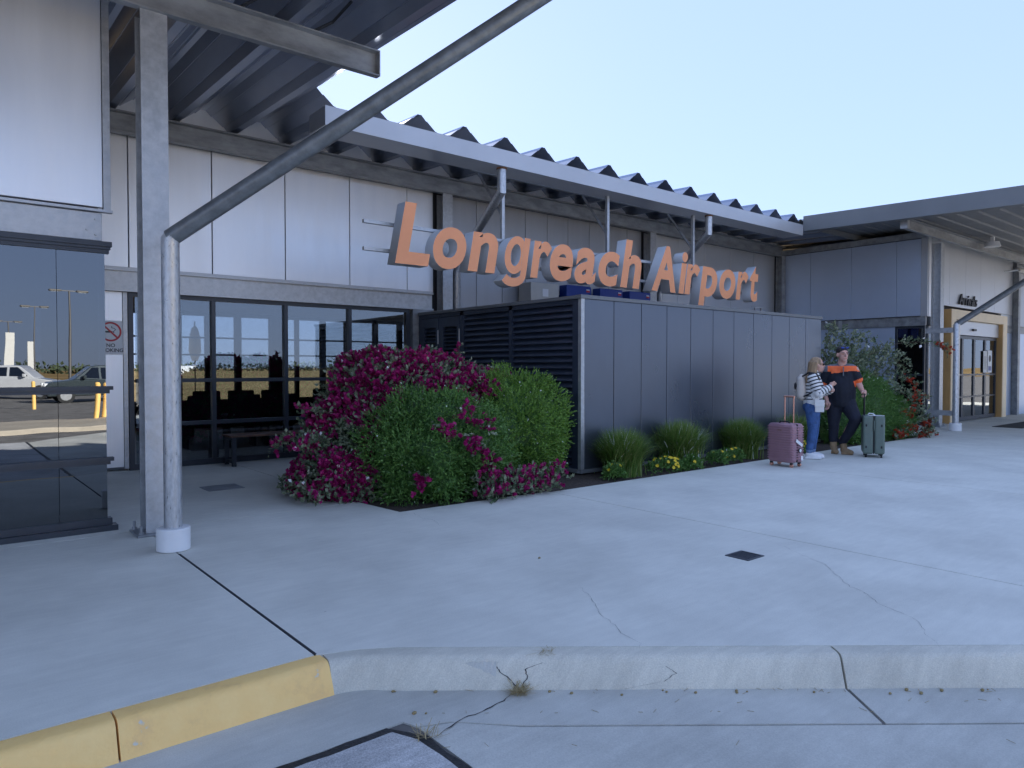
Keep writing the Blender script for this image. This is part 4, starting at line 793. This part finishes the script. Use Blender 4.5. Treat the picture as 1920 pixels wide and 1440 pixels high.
for i in range(26):
    s_ = r_.uniform(0,3.4); off = r_.choice((-.08,-.09,-.12,-.3,-.1,-.2,-.07,1.9)); q_ = kpt(s_,off); z_ = 0 if off > 0 else -.15; k_ = r_.uniform(.004,.010); m.ell((q_.x,q_.y,z_+k_*.6),(k_*1.4,k_,k_*.8),7,5)
o = obj('gutter_litter', m, G['straw'], kind='stuff'); o['label'] = 'scattered straws and small pebbles along the gutter'; o['category'] = 'litter'
# ================================================================ PEOPLE
def blob(mb, voxel, smooth=6, fac=.5):
    me = bpy.data.meshes.new('blob'); me.from_pydata(mb.v, [], mb.f); o = bpy.data.objects.new('blob', me); COL.objects.link(o)
    r = o.modifiers.new('r','REMESH'); r.mode = 'VOXEL'; r.voxel_size = voxel; r.use_smooth_shade = True
    s = o.modifiers.new('s','SMOOTH'); s.iterations = smooth; s.factor = fac
    dg = bpy.context.evaluated_depsgraph_get(); out = bpy.data.meshes.new_from_object(o.evaluated_get(dg)); bpy.data.objects.remove(o); bpy.data.meshes.remove(me)
    out.polygons.foreach_set('use_smooth', [True]*len(out.polygons)); return out
def chain(mb, pts):      # pts: (x,y,z,r)
    for a, b_ in zip(pts[:-1], pts[1:]): mb.rcone(a[:3], a[3], b_[:3], b_[3], 14, 4)
def hand(mb, wrist, d, side, curl=.5, sc=1.):
    """d: pointing direction of the hand, side: thumb side direction"""
    d = Vector(d).normalized(); sd = Vector(side); sd = (sd-d*sd.dot(d)).normalized(); n = d.cross(sd); w_ = Vector(wrist)
    mb.ell(tuple(w_+d*.05*sc), (.043*sc,.043*sc,.043*sc), 12, 8); pc = w_+d*.06*sc
    mb.rcone(tuple(w_), .026*sc, tuple(w_+d*.07*sc+sd*.012), .024*sc); mb.rcone(tuple(w_), .026*sc, tuple(w_+d*.07*sc-sd*.018), .022*sc)
    for i, (o_, L) in enumerate(((.028,.072),(.010,.080),(-.010,.075),(-.029,.058))):
        k0 = w_+d*.085*sc+sd*o_*sc; e1 = (d*math.cos(curl)+n*math.sin(curl)); e2 = (d*math.cos(curl*2.2)+n*math.sin(curl*2.2)); k1 = k0+e1*L*.55*sc; k2 = k1+e2*L*.5*sc
        mb.rcone(tuple(k0),.0105*sc,tuple(k1),.0092*sc,8,3); mb.rcone(tuple(k1),.0092*sc,tuple(k2),.0075*sc,8,3)
    t0 = w_+d*.03*sc+sd*.03*sc; t1 = t0+(d*.6+sd*.6+n*.3).normalized()*.04*sc; t2 = t1+(d*.85+n*.5).normalized()*.032*sc
    mb.rcone(tuple(t0),.014*sc,tuple(t1),.0115*sc,8,3); mb.rcone(tuple(t1),.0115*sc,tuple(t2),.009*sc,8,3)
def facing(x, y):   # local x = to the right of the viewer, local y = away from the viewer
    n = math.hypot(x,y); return math.atan2(-x/n, y/n)
def polymat(me, fn, mats):
    for m_ in mats: me.materials.append(m_)
    for p in me.polygons: p.material_index = fn(p.center, p.normal)
def head(mb, c, yaw, s=1.0):
    """c: head centre; yaw: facing angle in local xy (0 = towards viewer (-y), + turns to +x)"""
    f = Vector((math.sin(yaw), -math.cos(yaw), 0)); r_ = Vector((math.cos(yaw), math.sin(yaw), 0)); c = Vector(c); rot = Matrix((r_, -f, Vector((0,0,1)))).transposed()
    P = lambda a,b_,z_: tuple(c+r_*a*s+f*b_*s+Vector((0,0,z_*s)))
    mb.ell(P(0,-.012,.025),(.076*s,.095*s,.098*s),18,12,rot); mb.ell(P(0,.028,-.045),(.060*s,.066*s,.078*s),16,10,rot)     # cranium, face
    mb.ell(P(0,.055,-.098),(.034*s,.03*s,.025*s),12,8,rot)                                                               # chin
    mb.rcone(P(0,.092,.012),.010*s,P(0,.112,-.028),.015*s,8,3); mb.rcone(P(-.045,.072,.022),.012*s,P(.045,.072,.022),.012*s,8,3)   # nose, brow
    mb.rcone(P(-.02,.086,-.064),.009*s,P(.02,.086,-.064),.009*s,8,3)                                                    # lips
    for k in (-1,1): mb.ell(P(k*.079,-.012,-.01),(.012*s,.022*s,.034*s),10,8,rot)
    return P, rot
# ---- man
mx0, my0 = 12.26, 5.88
MAN = thing('person', (mx0,my0,0), 'person in navy and orange work shirt with crossed legs holding a suitcase handle', 'person', rz=facing(mx0,my0))
b = MB(); P_, rot = head(b, (.02,-.06,1.735), .45, 1.12)
chain(b, [(.02,-.03,1.62,.072),(.0,.0,1.50,.08)])
chain(b, [(-.03,0,1.46,.10),(-.02,0,1.2,.15),(0,0,.95,.14)])
chain(b, [(-.24,.0,1.46,.07),(-.285,.03,1.20,.058),(-.235,-.05,.985,.040),(-.215,-.08,.93,.033)]); hand(b, (-.215,-.08,.93),(.10,-.12,-1),(.6,-.5,.1),.45,1.12)
chain(b, [(.215,-.02,1.46,.07),(.265,-.01,1.25,.058),(.315,-.07,1.14,.042),(.33,-.09,1.11,.034)]); hand(b, (.325,-.085,1.12),(.45,-.5,-.55),(-.3,-.8,.3),.9,1.1)
chain(b, [(-.1,0,.9,.09),(-.1,0,.5,.06),(-.1,.03,.2,.045)]); chain(b, [(.11,0,.9,.09),(.2,-.15,.62,.06),(.02,.0,.22,.045)])
me = blob(b, .0085, 4); obj('body', me, G['skin_man'], MAN, local=True)
# polo shirt
b = MB(); chain(b, [(-.165,.0,1.465,.10),(.15,-.01,1.475,.10)]); chain(b, [(-.01,.0,1.44,.12),(-.01,-.02,1.25,.185),(.0,-.03,1.08,.20),(.01,-.01,.90,.19)]); chain(b, [(-.09,0,1.40,.13),(-.08,-.01,1.15,.16),(-.06,0,.88,.15)]); chain(b, [(.09,-.01,1.40,.12),(.09,-.02,1.15,.15),(.09,0,.88,.14)])
chain(b, [(-.20,.0,1.46,.095),(-.275,.02,1.27,.085)]); chain(b, [(.185,-.015,1.46,.09),(.262,-.03,1.305,.08)])
chain(b, [(.0,.0,1.53,.085),(.01,-.01,1.57,.078)])
me = blob(b, .011, 5)
c = np.empty(len(me.vertices)*3,'f'); me.vertices.foreach_get('co',c); c = c.reshape(-1,3); c[:,2] = np.maximum(c[:,2], .83); me.vertices.foreach_set('co',c.ravel())
def shirtcol(p, n):
    for s0, s1, lim in (((-.20,.0,1.46),(-.275,.02,1.27),1.08),((.185,-.015,1.46),(.262,-.03,1.305),1.05)):
        a = Vector(s0); d = Vector(s1)-a; t = (p-a).dot(d)/d.length_squared
        if lim < t < 1.6 and (p-(a+d*t)).length < .105 and p.z > 1.17 and abs(p.x) > .19: return 1
    if p.z > 1.535: return 2
    if p.z > 1.425+.02*math.sin(p.x*9) and n.y < .35 and p.x > -.16: return 1
    if p.z > 1.44 and p.x <= -.16 and n.y < .2: return 1 if p.x > -.21 else 2
    return 0
polymat(me, shirtcol, [G['navy'],G['hi_vis'],G['collar_grey']]); obj('shirt', me, None, MAN, local=True)
obj('placket', MB().box(-.004+.03,.012+.03,-.205,-.12,1.36,1.52), G['collar_grey'], MAN, local=True); obj('button', MB().ell((.035,-.197,1.375),(.008,.006,.008),8,6), G['sign_white'], MAN, local=True)
b = MB(); chain(b, [(-.09,.0,.93,.145),(-.10,.0,.80,.135),(-.11,-.02,.52,.092),(-.115,.02,.25,.075)]); chain(b, [(.09,-.01,.93,.145),(.13,-.05,.82,.135),(.235,-.20,.63,.098),(.14,-.09,.40,.080),(.03,.0,.215,.068)])
b.ell((0,0,.86),(.2,.145,.13),16,10); me = blob(b, .011, 4); obj('trousers', me, G['trouser_navy'], MAN, local=True)
b = MB(); chain(b, [(-.115,.02,.30,.062),(-.11,.02,.13,.060)]); chain(b, [(-.11,.02,.12,.056),(-.085,-.03,.05,.052),(-.06,-.07,.042,.040)]); b.box(-.15,-.06,-.05,.07,.004,.04); me = blob(b, .009, 3); obj('boot', me, G['boot_tan'], MAN, local=True)
b = MB(); chain(b, [(.03,.0,.26,.058),(.055,-.01,.11,.056)]); chain(b, [(.05,-.01,.075,.055),(.12,-.05,.05,.05),(.17,-.08,.042,.042)]); b.box(.01,.19,-.09,.02,.004,.03); me = blob(b, .009, 3); obj('boot', me, G['boot_tan'], MAN, local=True)
b = MB(); b.ell(P_(0,-.024,.048),(.085*1.12,.101*1.12,.089*1.12),18,12,rot); me = blob(b, .008, 2)
me2 = me; obj('hair', me2, G['hair_dark'], MAN, local=True)
for k in (-1,1):
    obj('sunglasses_lens', MB().ell(P_(k*.036,.075,.098),(.032,.012,.017),12,8,rot), G['inverter_blue'], MAN, local=True); obj('eye', MB().ell(P_(k*.032,.083,.002),(.013,.006,.006),10,6,rot), G['ink_grey'], MAN, local=True); obj('eyebrow', MB().rcone(P_(k*.02,.090,.026),.005,P_(k*.05,.078,.026),.004,6,2), G['hair_dark'], MAN, local=True)
obj('mouth', MB().rcone(P_(-.022,.0955,-.064),.0025,P_(.022,.0955,-.064),.0025,6,2), G['red_ink'], MAN, local=True)
# ---- woman
wx0, wy0 = 11.29, 5.86
WOM = thing('person', (wx0,wy0,0), 'person in striped sweater and jeans with long fair hair and crossed arms', 'person', rz=facing(wx0,wy0))
wy = 1.85      # facing angle: to the viewer's right and slightly away
b = MB(); P_, rot = head(b, (.045,.0,1.555), wy, 1.0)
chain(b, [(.02,.01,1.46,.052),(-.0,.0,1.37,.06)]); chain(b, [(-.02,0,1.32,.09),(-.01,0,1.1,.11),(-.02,0,.92,.12)])
chain(b, [(-.03,-.16,1.34,.05),(.06,-.19,1.10,.042),(.22,-.10,1.18,.033),(.25,-.06,1.22,.028)]); hand(b, (.25,-.06,1.22),(.25,.9,.25),(.3,-.1,.8),.5,.92)
chain(b, [(-.0,.17,1.34,.05),(.12,.2,1.10,.042),(.25,.06,1.12,.033),(.26,.0,1.13,.028)]); hand(b, (.26,.0,1.13),(.2,-.9,.2),(.3,.1,.8),.5,.92)
chain(b, [(-.04,-.08,.88,.09),(-.03,-.08,.48,.055),(-.06,-.07,.1,.036)]); chain(b, [(-.02,.08,.88,.09),(.0,.08,.48,.055),(-.02,.08,.1,.036)])
me = blob(b, .0085, 4); obj('body', me, G['skin'], WOM, local=True)
segs = [((-.03,.0,1.40),(-.02,.0,.88)),((-.03,-.175,1.35),(.065,-.205,1.085)),((.065,-.205,1.085),(.235,-.09,1.19)),((.0,.185,1.35),(.12,.215,1.085)),((.12,.215,1.085),(.25,.05,1.13))]
b = MB(); chain(b, [(-.03,-.12,1.355,.075),(-.01,.13,1.355,.075)]); chain(b, [(-.02,.0,1.35,.11),(.0,.0,1.2,.145),(-.01,.0,1.02,.145),(-.02,.0,.93,.155)]); chain(b, [(-.02,-.07,1.32,.09),(.0,-.08,1.15,.11),(-.02,-.08,.93,.11)]); chain(b, [(-.01,.07,1.32,.09),(.01,.08,1.15,.11),(-.01,.08,.93,.11)])
chain(b, [(-.03,-.15,1.345,.078),(.065,-.205,1.085,.072),(.225,-.10,1.18,.052)]); chain(b, [(.0,.17,1.345,.078),(.12,.215,1.085,.070),(.245,.06,1.12,.052)])
chain(b, [(.0,.0,1.40,.068),(.008,.0,1.425,.064)])
me = blob(b, .010, 4); c = np.empty(len(me.vertices)*3,'f'); me.vertices.foreach_get('co',c); c = c.reshape(-1,3); c[:,2] = np.maximum(c[:,2],.86); me.vertices.foreach_set('co',c.ravel())
best = np.full(len(c),9.); u_ = np.zeros(len(c))
for i, (a, d) in enumerate(segs):
    a = np.array(a); d = np.array(d)-a; L = np.linalg.norm(d); t = np.clip(((c-a)@d)/L**2,-.15,1.15); dist = np.linalg.norm(c-(a+t[:,None]*d),axis=1)*(.55 if i == 0 else 1.); k = dist < best; best[k] = dist[k]; u_[k] = (t*L)[k]+(.02*i)
me.attributes.new('band','FLOAT','POINT').data.foreach_set('value', u_.astype('f'))
sm = bpy.data.materials.new('striped_knit'); sm.use_nodes = True; N = sm.node_tree.nodes; Lk = sm.node_tree.links; at = N.new('ShaderNodeAttribute'); at.attribute_name = 'band'
md = N.new('ShaderNodeMath'); md.operation = 'PINGPONG'; md.inputs[1].default_value = .0275; Lk.new(at.outputs['Fac'], md.inputs[0]); gt = N.new('ShaderNodeMath'); gt.operation = 'GREATER_THAN'; gt.inputs[1].default_value = .0175; Lk.new(md.outputs[0], gt.inputs[0])
g2 = N.new('ShaderNodeMath'); g2.operation = 'LESS_THAN'; g2.inputs[1].default_value = .42; Lk.new(at.outputs['Fac'], g2.inputs[0]); ml = N.new('ShaderNodeMath'); ml.operation = 'MULTIPLY'; Lk.new(gt.outputs[0], ml.inputs[0]); Lk.new(g2.outputs[0], ml.inputs[1])
mc = N.new('ShaderNodeMix'); mc.data_type = 'RGBA'; mc.inputs[6].default_value = (.75,.73,.70,1); mc.inputs[7].default_value = (.015,.017,.025,1); Lk.new(ml.outputs[0], mc.inputs[0]); Lk.new(mc.outputs[2], N['Principled BSDF'].inputs['Base Color']); N['Principled BSDF'].inputs['Roughness'].default_value = .85
me.materials.append(sm); obj('sweater', me, None, WOM, local=True)
b = MB(); b.ell((-.03,0,.86),(.15,.175,.12),16,10); chain(b, [(-.04,-.08,.86,.115),(-.02,-.085,.70,.10),(-.02,-.085,.48,.075),(-.065,-.075,.14,.056)]); chain(b, [(-.03,.08,.86,.115),(.0,.085,.70,.10),(.01,.085,.48,.075),(-.02,.08,.14,.056)])
me = blob(b, .010, 4); polymat(me, lambda p, n: 1 if p.z < .155 else 0, [G['denim'],G['denim_cuff']]); obj('jeans', me, None, WOM, local=True)
for sx, sy in ((-.07,-.075),(-.025,.085)):
    b = MB(); chain(b, [(sx-.01,sy,.075,.045),(sx+.07,sy,.06,.044),(sx+.15,sy+.005,.045,.036)]); b.box(sx-.06,sx+.19,sy-.045,sy+.045,.004,.035); me = blob(b, .008, 3); obj('sneaker', me, G['shoe_white'], WOM, local=True)
b = MB(); b.ell(P_(0,-.028,.03),(.088,.098,.098),18,12,rot)
for i in range(9):
    a = -1.35+2.7*i/8; s_, c_ = math.sin(a), -math.cos(a); x_ = .083*s_; y_ = -.03+.085*c_
    b.rcone(P_(x_,y_,.03),.03,P_(x_*1.02,y_-.01,-.10),.032,8,3); b.rcone(P_(x_*1.02,y_-.01,-.10),.032,P_(x_*.9,y_-.06,-.265-.03*math.cos(i*1.7)),.022,8,3)
me = blob(b, .009, 2); obj('hair', me, G['hair_blonde'], WOM, local=True)
for k in (-1,1): obj('sunglasses', MB().ell(P_(k*.034,.088,.004),(.028,.012,.022),12,8,rot).rcone(P_(k*.06,.07,.008),.004,P_(k*.08,-.02,.008),.004,6,2), G['black'], WOM, local=True)
obj('mouth', MB().rcone(P_(-.018,.093,-.064),.003,P_(.018,.093,-.064),.003,6,2), G['red_ink'], WOM, local=True)
# backpack worn by the woman, bag at her hip (things of their own)
BP = thing('backpack', (wx0,wy0,0), 'cream backpack with black straps on the back of the striped sweater', 'backpack', rz=facing(wx0,wy0))
b = MB(); b.rcone((-.205,.03,1.30),.07,(-.20,.03,1.05),.085); b.rcone((-.20,-.06,1.30),.065,(-.195,-.06,1.05),.08); b.rcone((-.20,.10,1.30),.065,(-.195,.10,1.05),.08); b.rcone((-.19,.02,1.34),.06,(-.18,.02,1.02),.07); me = blob(b, .010, 5); obj('pack', me, G['canvas_cream'], BP, local=True)
obj('strap', MB().tube([(-.18,-.09,1.36),(-.08,-.14,1.425),(.03,-.15,1.405),(.085,-.15,1.30)], .014, 6), G['black'], BP, local=True); obj('strap', MB().tube([(-.16,-.12,1.03),(-.06,-.175,1.08),(.03,-.20,1.16)], .013, 6), G['black'], BP, local=True); obj('side_bottle_strap', MB().ell((-.29,-.01,1.2),(.02,.035,.06),10,8), G['black'], BP, local=True)
HB = thing('shoulder_bag', (wx0,wy0,0), 'small white flap bag hanging at the hip over blue jeans', 'bag', rz=facing(wx0,wy0))
obj('bag_body', MB().box(.015,.15,-.265,-.21,.785,.98), G['bag_white'], HB, local=True, bevel=.012); obj('flap', MB().box(.01,.156,-.275,-.266,.875,.985), G['bag_white'], HB, local=True, bevel=.003); obj('strap', MB().tube([(.02,-.235,.98),(-.03,-.215,1.15),(-.06,-.10,1.425)], .006, 6), G['bag_white'], HB, local=True)
# ---- suitcases
def wheel(p, r_, parent, m, local=True):
    w_ = obj('wheel', MB().tube([(p[0]-.014,p[1],r_+.001),(p[0]+.014,p[1],r_+.001)], r_, 14), m, parent, local=local, smooth=40); obj('wheel_fork', MB().box(p[0]-.02,p[0]+.02,p[1]-.016,p[1]+.016,r_*1.5,r_*2+.015), G['black'], w_, local=True); return w_
C1 = thing('suitcase', (10.12,5.70,0), 'rose pink hard shell suitcase with white tag and raised rose gold handle', 'suitcase', rz=rad(-4))
W_, D_, z0, z1 = .215, .145, .065, .66      # broad half width along y, half depth along x
obj('shell', MB().box(-D_,-.008,-W_,W_,z0,z1), G['case_rose'], C1, local=True, bevel=.045, seg=4, smooth=40); obj('shell', MB().box(.008,D_,-W_,W_,z0,z1), G['case_rose'], C1, local=True, bevel=.045, seg=4, smooth=40); obj('zip_band', MB().box(-.0085,.0085,-W_+.012,W_-.012,z0+.012,z1-.012), G['black'], C1, local=True)
for i in range(14):
    z = z0+.055+i*.037; obj('rib', MB().box(-D_-.0035,D_+.0035,-W_-.0035,W_+.0035,z,z+.020), G['case_rose'], C1, local=True, bevel=.04, seg=4, smooth=40)
for y_ in (-.075,.075): obj('handle_tube', MB().tube([(.09,y_,z1-.02),(.09,y_,1.055)], .010, 10), G['rose_gold'], C1, local=True)
obj('handle_grip', MB().tube([(.09,-.088,1.06),(.09,.088,1.06)], .015, 10), G['rose_gold'], C1, local=True); obj('carry_handle', MB().tube([(-.03,-.09,z1-.002),(-.03,-.06,z1+.025),(-.03,.06,z1+.025),(-.03,.09,z1-.002)], .01, 8), G['black'], C1, local=True)
for a in (-.1,.1):
    for b_ in (-.17,.17): wheel((a,b_), .028, C1, G['rose_gold'])
tg = obj('luggage_tag', MB().box(-.09,.09,-.004,.004,-.022,.022), G['sign_white'], C1, local=True); tg.location = (.0,-W_-.018,.37); tg.rotation_euler = (0,rad(28),0)
obj('round_tag', MB().tube([(.03,-W_-.006,.255),(.03,-W_-.018,.255)], .034, 20), G['black'], C1, local=True); obj('round_tag_face', MB().tube([(.03,-W_-.0185,.255),(.03,-W_-.021,.255)], .026, 20), G['sign_white'], C1, local=True); obj('sticker', MB().box(.07,.12,-W_-.006,-W_-.003,.10,.17), G['sign_white'], C1, local=True); obj('brand_plate', MB().box(-D_-.008,-D_-.003,-.03,.04,.555,.562), G['rose_gold'], C1, local=True)
C2 = thing('suitcase', (12.343,5.37,0), 'dark green hard suitcase with its black handle gripped by the man', 'suitcase', rz=facing(12.343,5.37)+.08)
W_, D_, z0, z1 = .165, .22, .06, .70
obj('shell', MB().box(-W_,-.005,-D_,D_,z0,z1), G['case_green'], C2, local=True, bevel=.035, seg=4, smooth=40); obj('shell', MB().box(.005,W_,-D_,D_,z0,z1), G['case_green'], C2, local=True, bevel=.035, seg=4, smooth=40); obj('zip_band', MB().box(-.0052,.0052,-D_+.006,D_-.006,z0+.006,z1-.006), G['black'], C2, local=True)
for x_ in (-.115,.115):
    for z in (.16,.52): obj('latch', MB().box(x_-.012,x_+.012,-D_-.006,-D_+.01,z,z+.04), G['black'], C2, local=True, bevel=.004)
    for y_ in (-.17,.17): wheel((x_,y_), .03, C2, G['black_rubber'])
for y_ in (-.07,.07): obj('handle_tube', MB().tube([(-.135,y_,z1-.02),(-.135,y_,1.05)], .009, 8), G['black'], C2, local=True)
obj('handle_grip', MB().tube([(-.135,-.09,1.055),(-.135,.09,1.055)], .014, 10), G['black'], C2, local=True); obj('side_handle', MB().tube([(.0,-D_-.002,.45),(.0,-D_-.02,.47),(.0,-D_-.02,.60),(.0,-D_-.002,.62)], .008, 8), G['case_green'], C2, local=True); obj('top_tag', MB().box(-.08,.16,-.2,-.1,z1+.001,z1+.006), G['sign_white'], C2, local=True); obj('luggage_loop', MB().tube([(-.09,-.12,z1+.005),(-.07,-.13,z1+.04),(-.01,-.14,z1+.03),(.02,-.14,z1+.007)], .008, 6), G['sign_white'], C2, local=True)
# ================================================================ WAITING SEATS inside the hall
def seatrow(x, y, label, dup=None):
    t = thing('waiting_seat', (x,y,0), label, 'seat', 'dark waiting seats inside the hall')
    obj('seat', bx(x,x+.58,y-.02,y+.5,.40,.46), G['seat_black'], t, bevel=.02); obj('backrest', bx(x,x+.58,y-.10,y-.03,.42,1.0), G['seat_black'], t, bevel=.06, seg=3)
    for dx in (.05,.53): obj('leg', bx(x+dx-.02,x+dx+.02,y+.1,y+.4,0,.40), G['dark_frame'], t)
for j, (yy_, x0) in enumerate(((13.6,3.6),(16.2,4.4))):
    for i in range(6): seatrow(x0+i*.74+(.5 if i > 2 else 0), yy_, ('dark waiting seat behind the glazing in the front row','dark waiting seat behind the glazing in the rear row')[j])
# airside: closed parasol and pole seen through the hall
cu_ = thing('closed_umbrella', (7.6,27.5,-.19), 'closed tan umbrella on a pole outside the rear windows', 'umbrella'); obj('pole', MB().tube([(7.6,27.5,-.18),(7.6,27.5,3.2)], .025, 8), G['lamp_metal'], cu_); obj('canopy', MB().tube([(7.6,27.5,1.75),(7.6,27.5,2.1),(7.6,27.5,2.6),(7.6,27.5,2.95),(7.6,27.5,3.05)], [.1,.22,.20,.11,.02], 12), G['cream_box'], cu_, smooth=60)
# ================================================================ CAR PARK (seen in the window reflections)
def car(x, y, rz, body, label, L=4.9, Wd=1.92, Hh=1.82):
    t = thing('parked_car', (x,y,-.158), label, 'car', 'cars parked across the road', rz=rz)
    h2 = Wd/2
    prof = [(-L/2,.55),(-L/2+.05,.85),(-L/2+.25,1.0),(-L/2+1.25,1.12),(L/2-.12,1.14),(L/2-.02,.9),(L/2,.5),(L/2-.1,.34),(-L/2+.15,.34)]
    m = MB(); k = len(prof)
    for s_ in (-1,1):
        for p_,z_ in prof: m.v.append((p_, s_*(h2 if .4 < z_ < 1.05 else h2-.06), z_))
    m.face(list(range(k))); m.face(list(range(2*k-1,k-1,-1)))
    for i in range(k): j=(i+1)%k; m.face((i,k+i,k+j,j))
    obj('body', m, body, t, local=True, bevel=.06, seg=3, smooth=45)
    a = [(-L/2+1.2,1.10),(-L/2+2.0,Hh-.06),(-L/2+2.4,Hh),(L/2-.6,Hh-.02),(L/2-.18,1.12)]; m = MB(); k = len(a)
    for s_ in (-1,1):
        for p_,z_ in a: m.v.append((p_, s_*(h2-.07 if z_ < 1.2 else h2-.22), z_))
    m.face(list(range(k))); m.face(list(range(2*k-1,k-1,-1)))
    for i in range(k): j=(i+1)%k; m.face((i,k+i,k+j,j))
    obj('cabin', m, body, t, local=True, bevel=.04, seg=2, smooth=45)
    for s_ in (-1,1):
        for p0, p1, q0, q1 in ((-L/2+1.55,-L/2+2.35,-L/2+2.05,-L/2+2.35),(-L/2+2.45,-L/2+3.3,-L/2+2.45,-L/2+3.3),(-L/2+3.4,L/2-.42,-L/2+3.4,L/2-.62)):
            f_ = lambda z_: s_*(h2-.07-(z_-1.1)/(Hh-1.1)*.15+.012); m = MB(); m.quad((p0,f_(1.18),1.18),(p1,f_(1.18),1.18),(q1,f_(Hh-.12),Hh-.12),(q0,f_(Hh-.12),Hh-.12)); obj('window', m, G['glass_car'], t, local=True)
        for p_ in (-L/2+.92,L/2-.95):
            w_ = obj('wheel', MB().tube([(p_,s_*(h2-.22),.38),(p_,s_*(h2+.01),.38)], .38, 24), G['tyre'], t, local=True, smooth=40); obj('rim', MB().tube([(p_,s_*(h2+.0),.38),(p_,s_*(h2+.02),.38)], .24, 16), G['rim'], w_, local=True, smooth=40)
        obj('headlight', MB().box(-L/2+.0,-L/2+.2,s_*(h2-.35)-.2,s_*(h2-.35)+.2,.80,.95), G['headlamp'], t, local=True, bevel=.03); obj('taillight', MB().box(L/2-.14,L/2+.005,s_*(h2-.14)-.09,s_*(h2-.14)+.09,.85,1.15), G['tail_red'], t, local=True, bevel=.02)
        obj('mirror', MB().box(-L/2+1.6,-L/2+1.75,s_*(h2+.08)-.1,s_*(h2+.08)+.1,1.15,1.32), body, t, local=True, bevel=.03)
    m = MB(); m.quad((-L/2+1.28,-h2+.2,1.15),(-L/2+1.28,h2-.2,1.15),(-L/2+1.98,h2-.3,Hh-.1),(-L/2+1.98,-h2+.3,Hh-.1)); obj('windscreen', m, G['glass_car'], t, local=True)
    obj('bumper', MB().box(-L/2-.03,-L/2+.12,-h2+.1,h2-.1,.40,.60), G['black'], t, local=True, bevel=.03); obj('number_plate', MB().box(-L/2-.04,-L/2-.031,-.19,.19,.45,.56), G['sign_white'], t, local=True)
    return t
car(6.9,-27.5,0,G['car_dark'],'dark four wheel drive parked side on across the road')
car(3.9,-34.5,rad(205),G['car_white'],'white four wheel drive parked behind the dark one'); car(-.8,-36,rad(95),G['car_white'],'white wagon parked end on beside the white four wheel drive'); car(13.6,-29,rad(90),G['car_white'],'white car parked end on beside a lamp post')
for i, (x, y) in enumerate(((3.4,-20.7),(4.0,-9.9),(4.22,-9.85))):
    t = thing('bollard', (x,y,-.158 if i == 0 else -.02), ('yellow bollard standing alone on the asphalt','yellow bollard on the island edge, one of a close pair','yellow bollard on the island edge, one of a close pair')[i], 'bollard', 'yellow safety bollards'); zb = t.location.z
    obj('post', MB().tube([(x,y,zb),(x,y,zb+1.08)], .075, 16), G['yellow_paint'], t, smooth=40); obj('cap', MB().tube([(x,y,zb+1.081),(x,y,zb+1.12)], [.078,.05], 16), G['yellow_paint'], t, smooth=40)
for x, y, lab in ((9.3,-55,'twin headed lamp post nearest the parked cars'),(9.0,-77,'twin headed lamp post in the middle of the car park'),(8.8,-105,'twin headed lamp post farthest across the car park'),(-24,-62,'twin headed lamp post beyond the white wagon')):
    t = thing('lamp_post', (x,y,-.19), lab, 'lamp post', 'twin headed car park lamp posts'); obj('pole', MB().tube([(x,y,-.19),(x,y,7.9)], [.11,.06], 10), G['lamp_metal'], t, smooth=40); obj('arm', bx(x-.9,x+.9,y-.04,y+.04,7.86,7.94), G['lamp_metal'], t)
    for s_ in (-1,1): hd = obj('lamp_head', MB().box(x+s_*.95-.45,x+s_*.95+.45,y-.2,y+.2,7.82,8.0), G['lamp_metal'], t, bevel=.08, seg=3); obj('lens', bx(x+s_*.95-.3,x+s_*.95+.3,y-.12,y+.12,7.80,7.819), G['lens'], hd)
for x, y, h_, lab in ((8.4,-98,6.2,'taller white panel sign standing beyond the car park'),(10.6,-98,5.0,'shorter white panel sign standing beyond the car park')):
    t = thing('panel_sign', (x,y,-.19), lab, 'sign', 'tall white panel signs'); obj('panel', bx(x-.42,x+.42,y-.15,y+.15,.3,h_), G['cream_box'], t); obj('footing', bx(x-.5,x+.5,y-.2,y+.2,-.19,.3), G['pale_concrete'], t)
# far scrub line on both sides
def scrub(name, y, x0, x1, n, h_, seed, label):
    r_ = np.random.default_rng(seed); X = r_.uniform(x0,x1,n); cl = .5+.5*np.sin(X*.05+seed)*np.sin(X*.017+1); Z = r_.random(n)**1.3*h_*(.35+.65*cl)-.15; Yv = y+r_.normal(size=n)*6
    P_ = np.stack([X,Yv,Z],1); D_ = unit(n); o = obj(name, leafmesh(name,P_,D_,unit(n),1.5,.5,.2,r_.random(n)), G['leaf_far'], kind='stuff'); o['label'] = label; o['category'] = 'trees'
scrub('scrub_line', -260, -260, 420, 9000, 5.5, 2, 'distant low scrub along the horizon behind the car park'); scrub('scrub_line', 420, -200, 900, 11000, 6, 5, 'distant low scrub beyond the airfield')
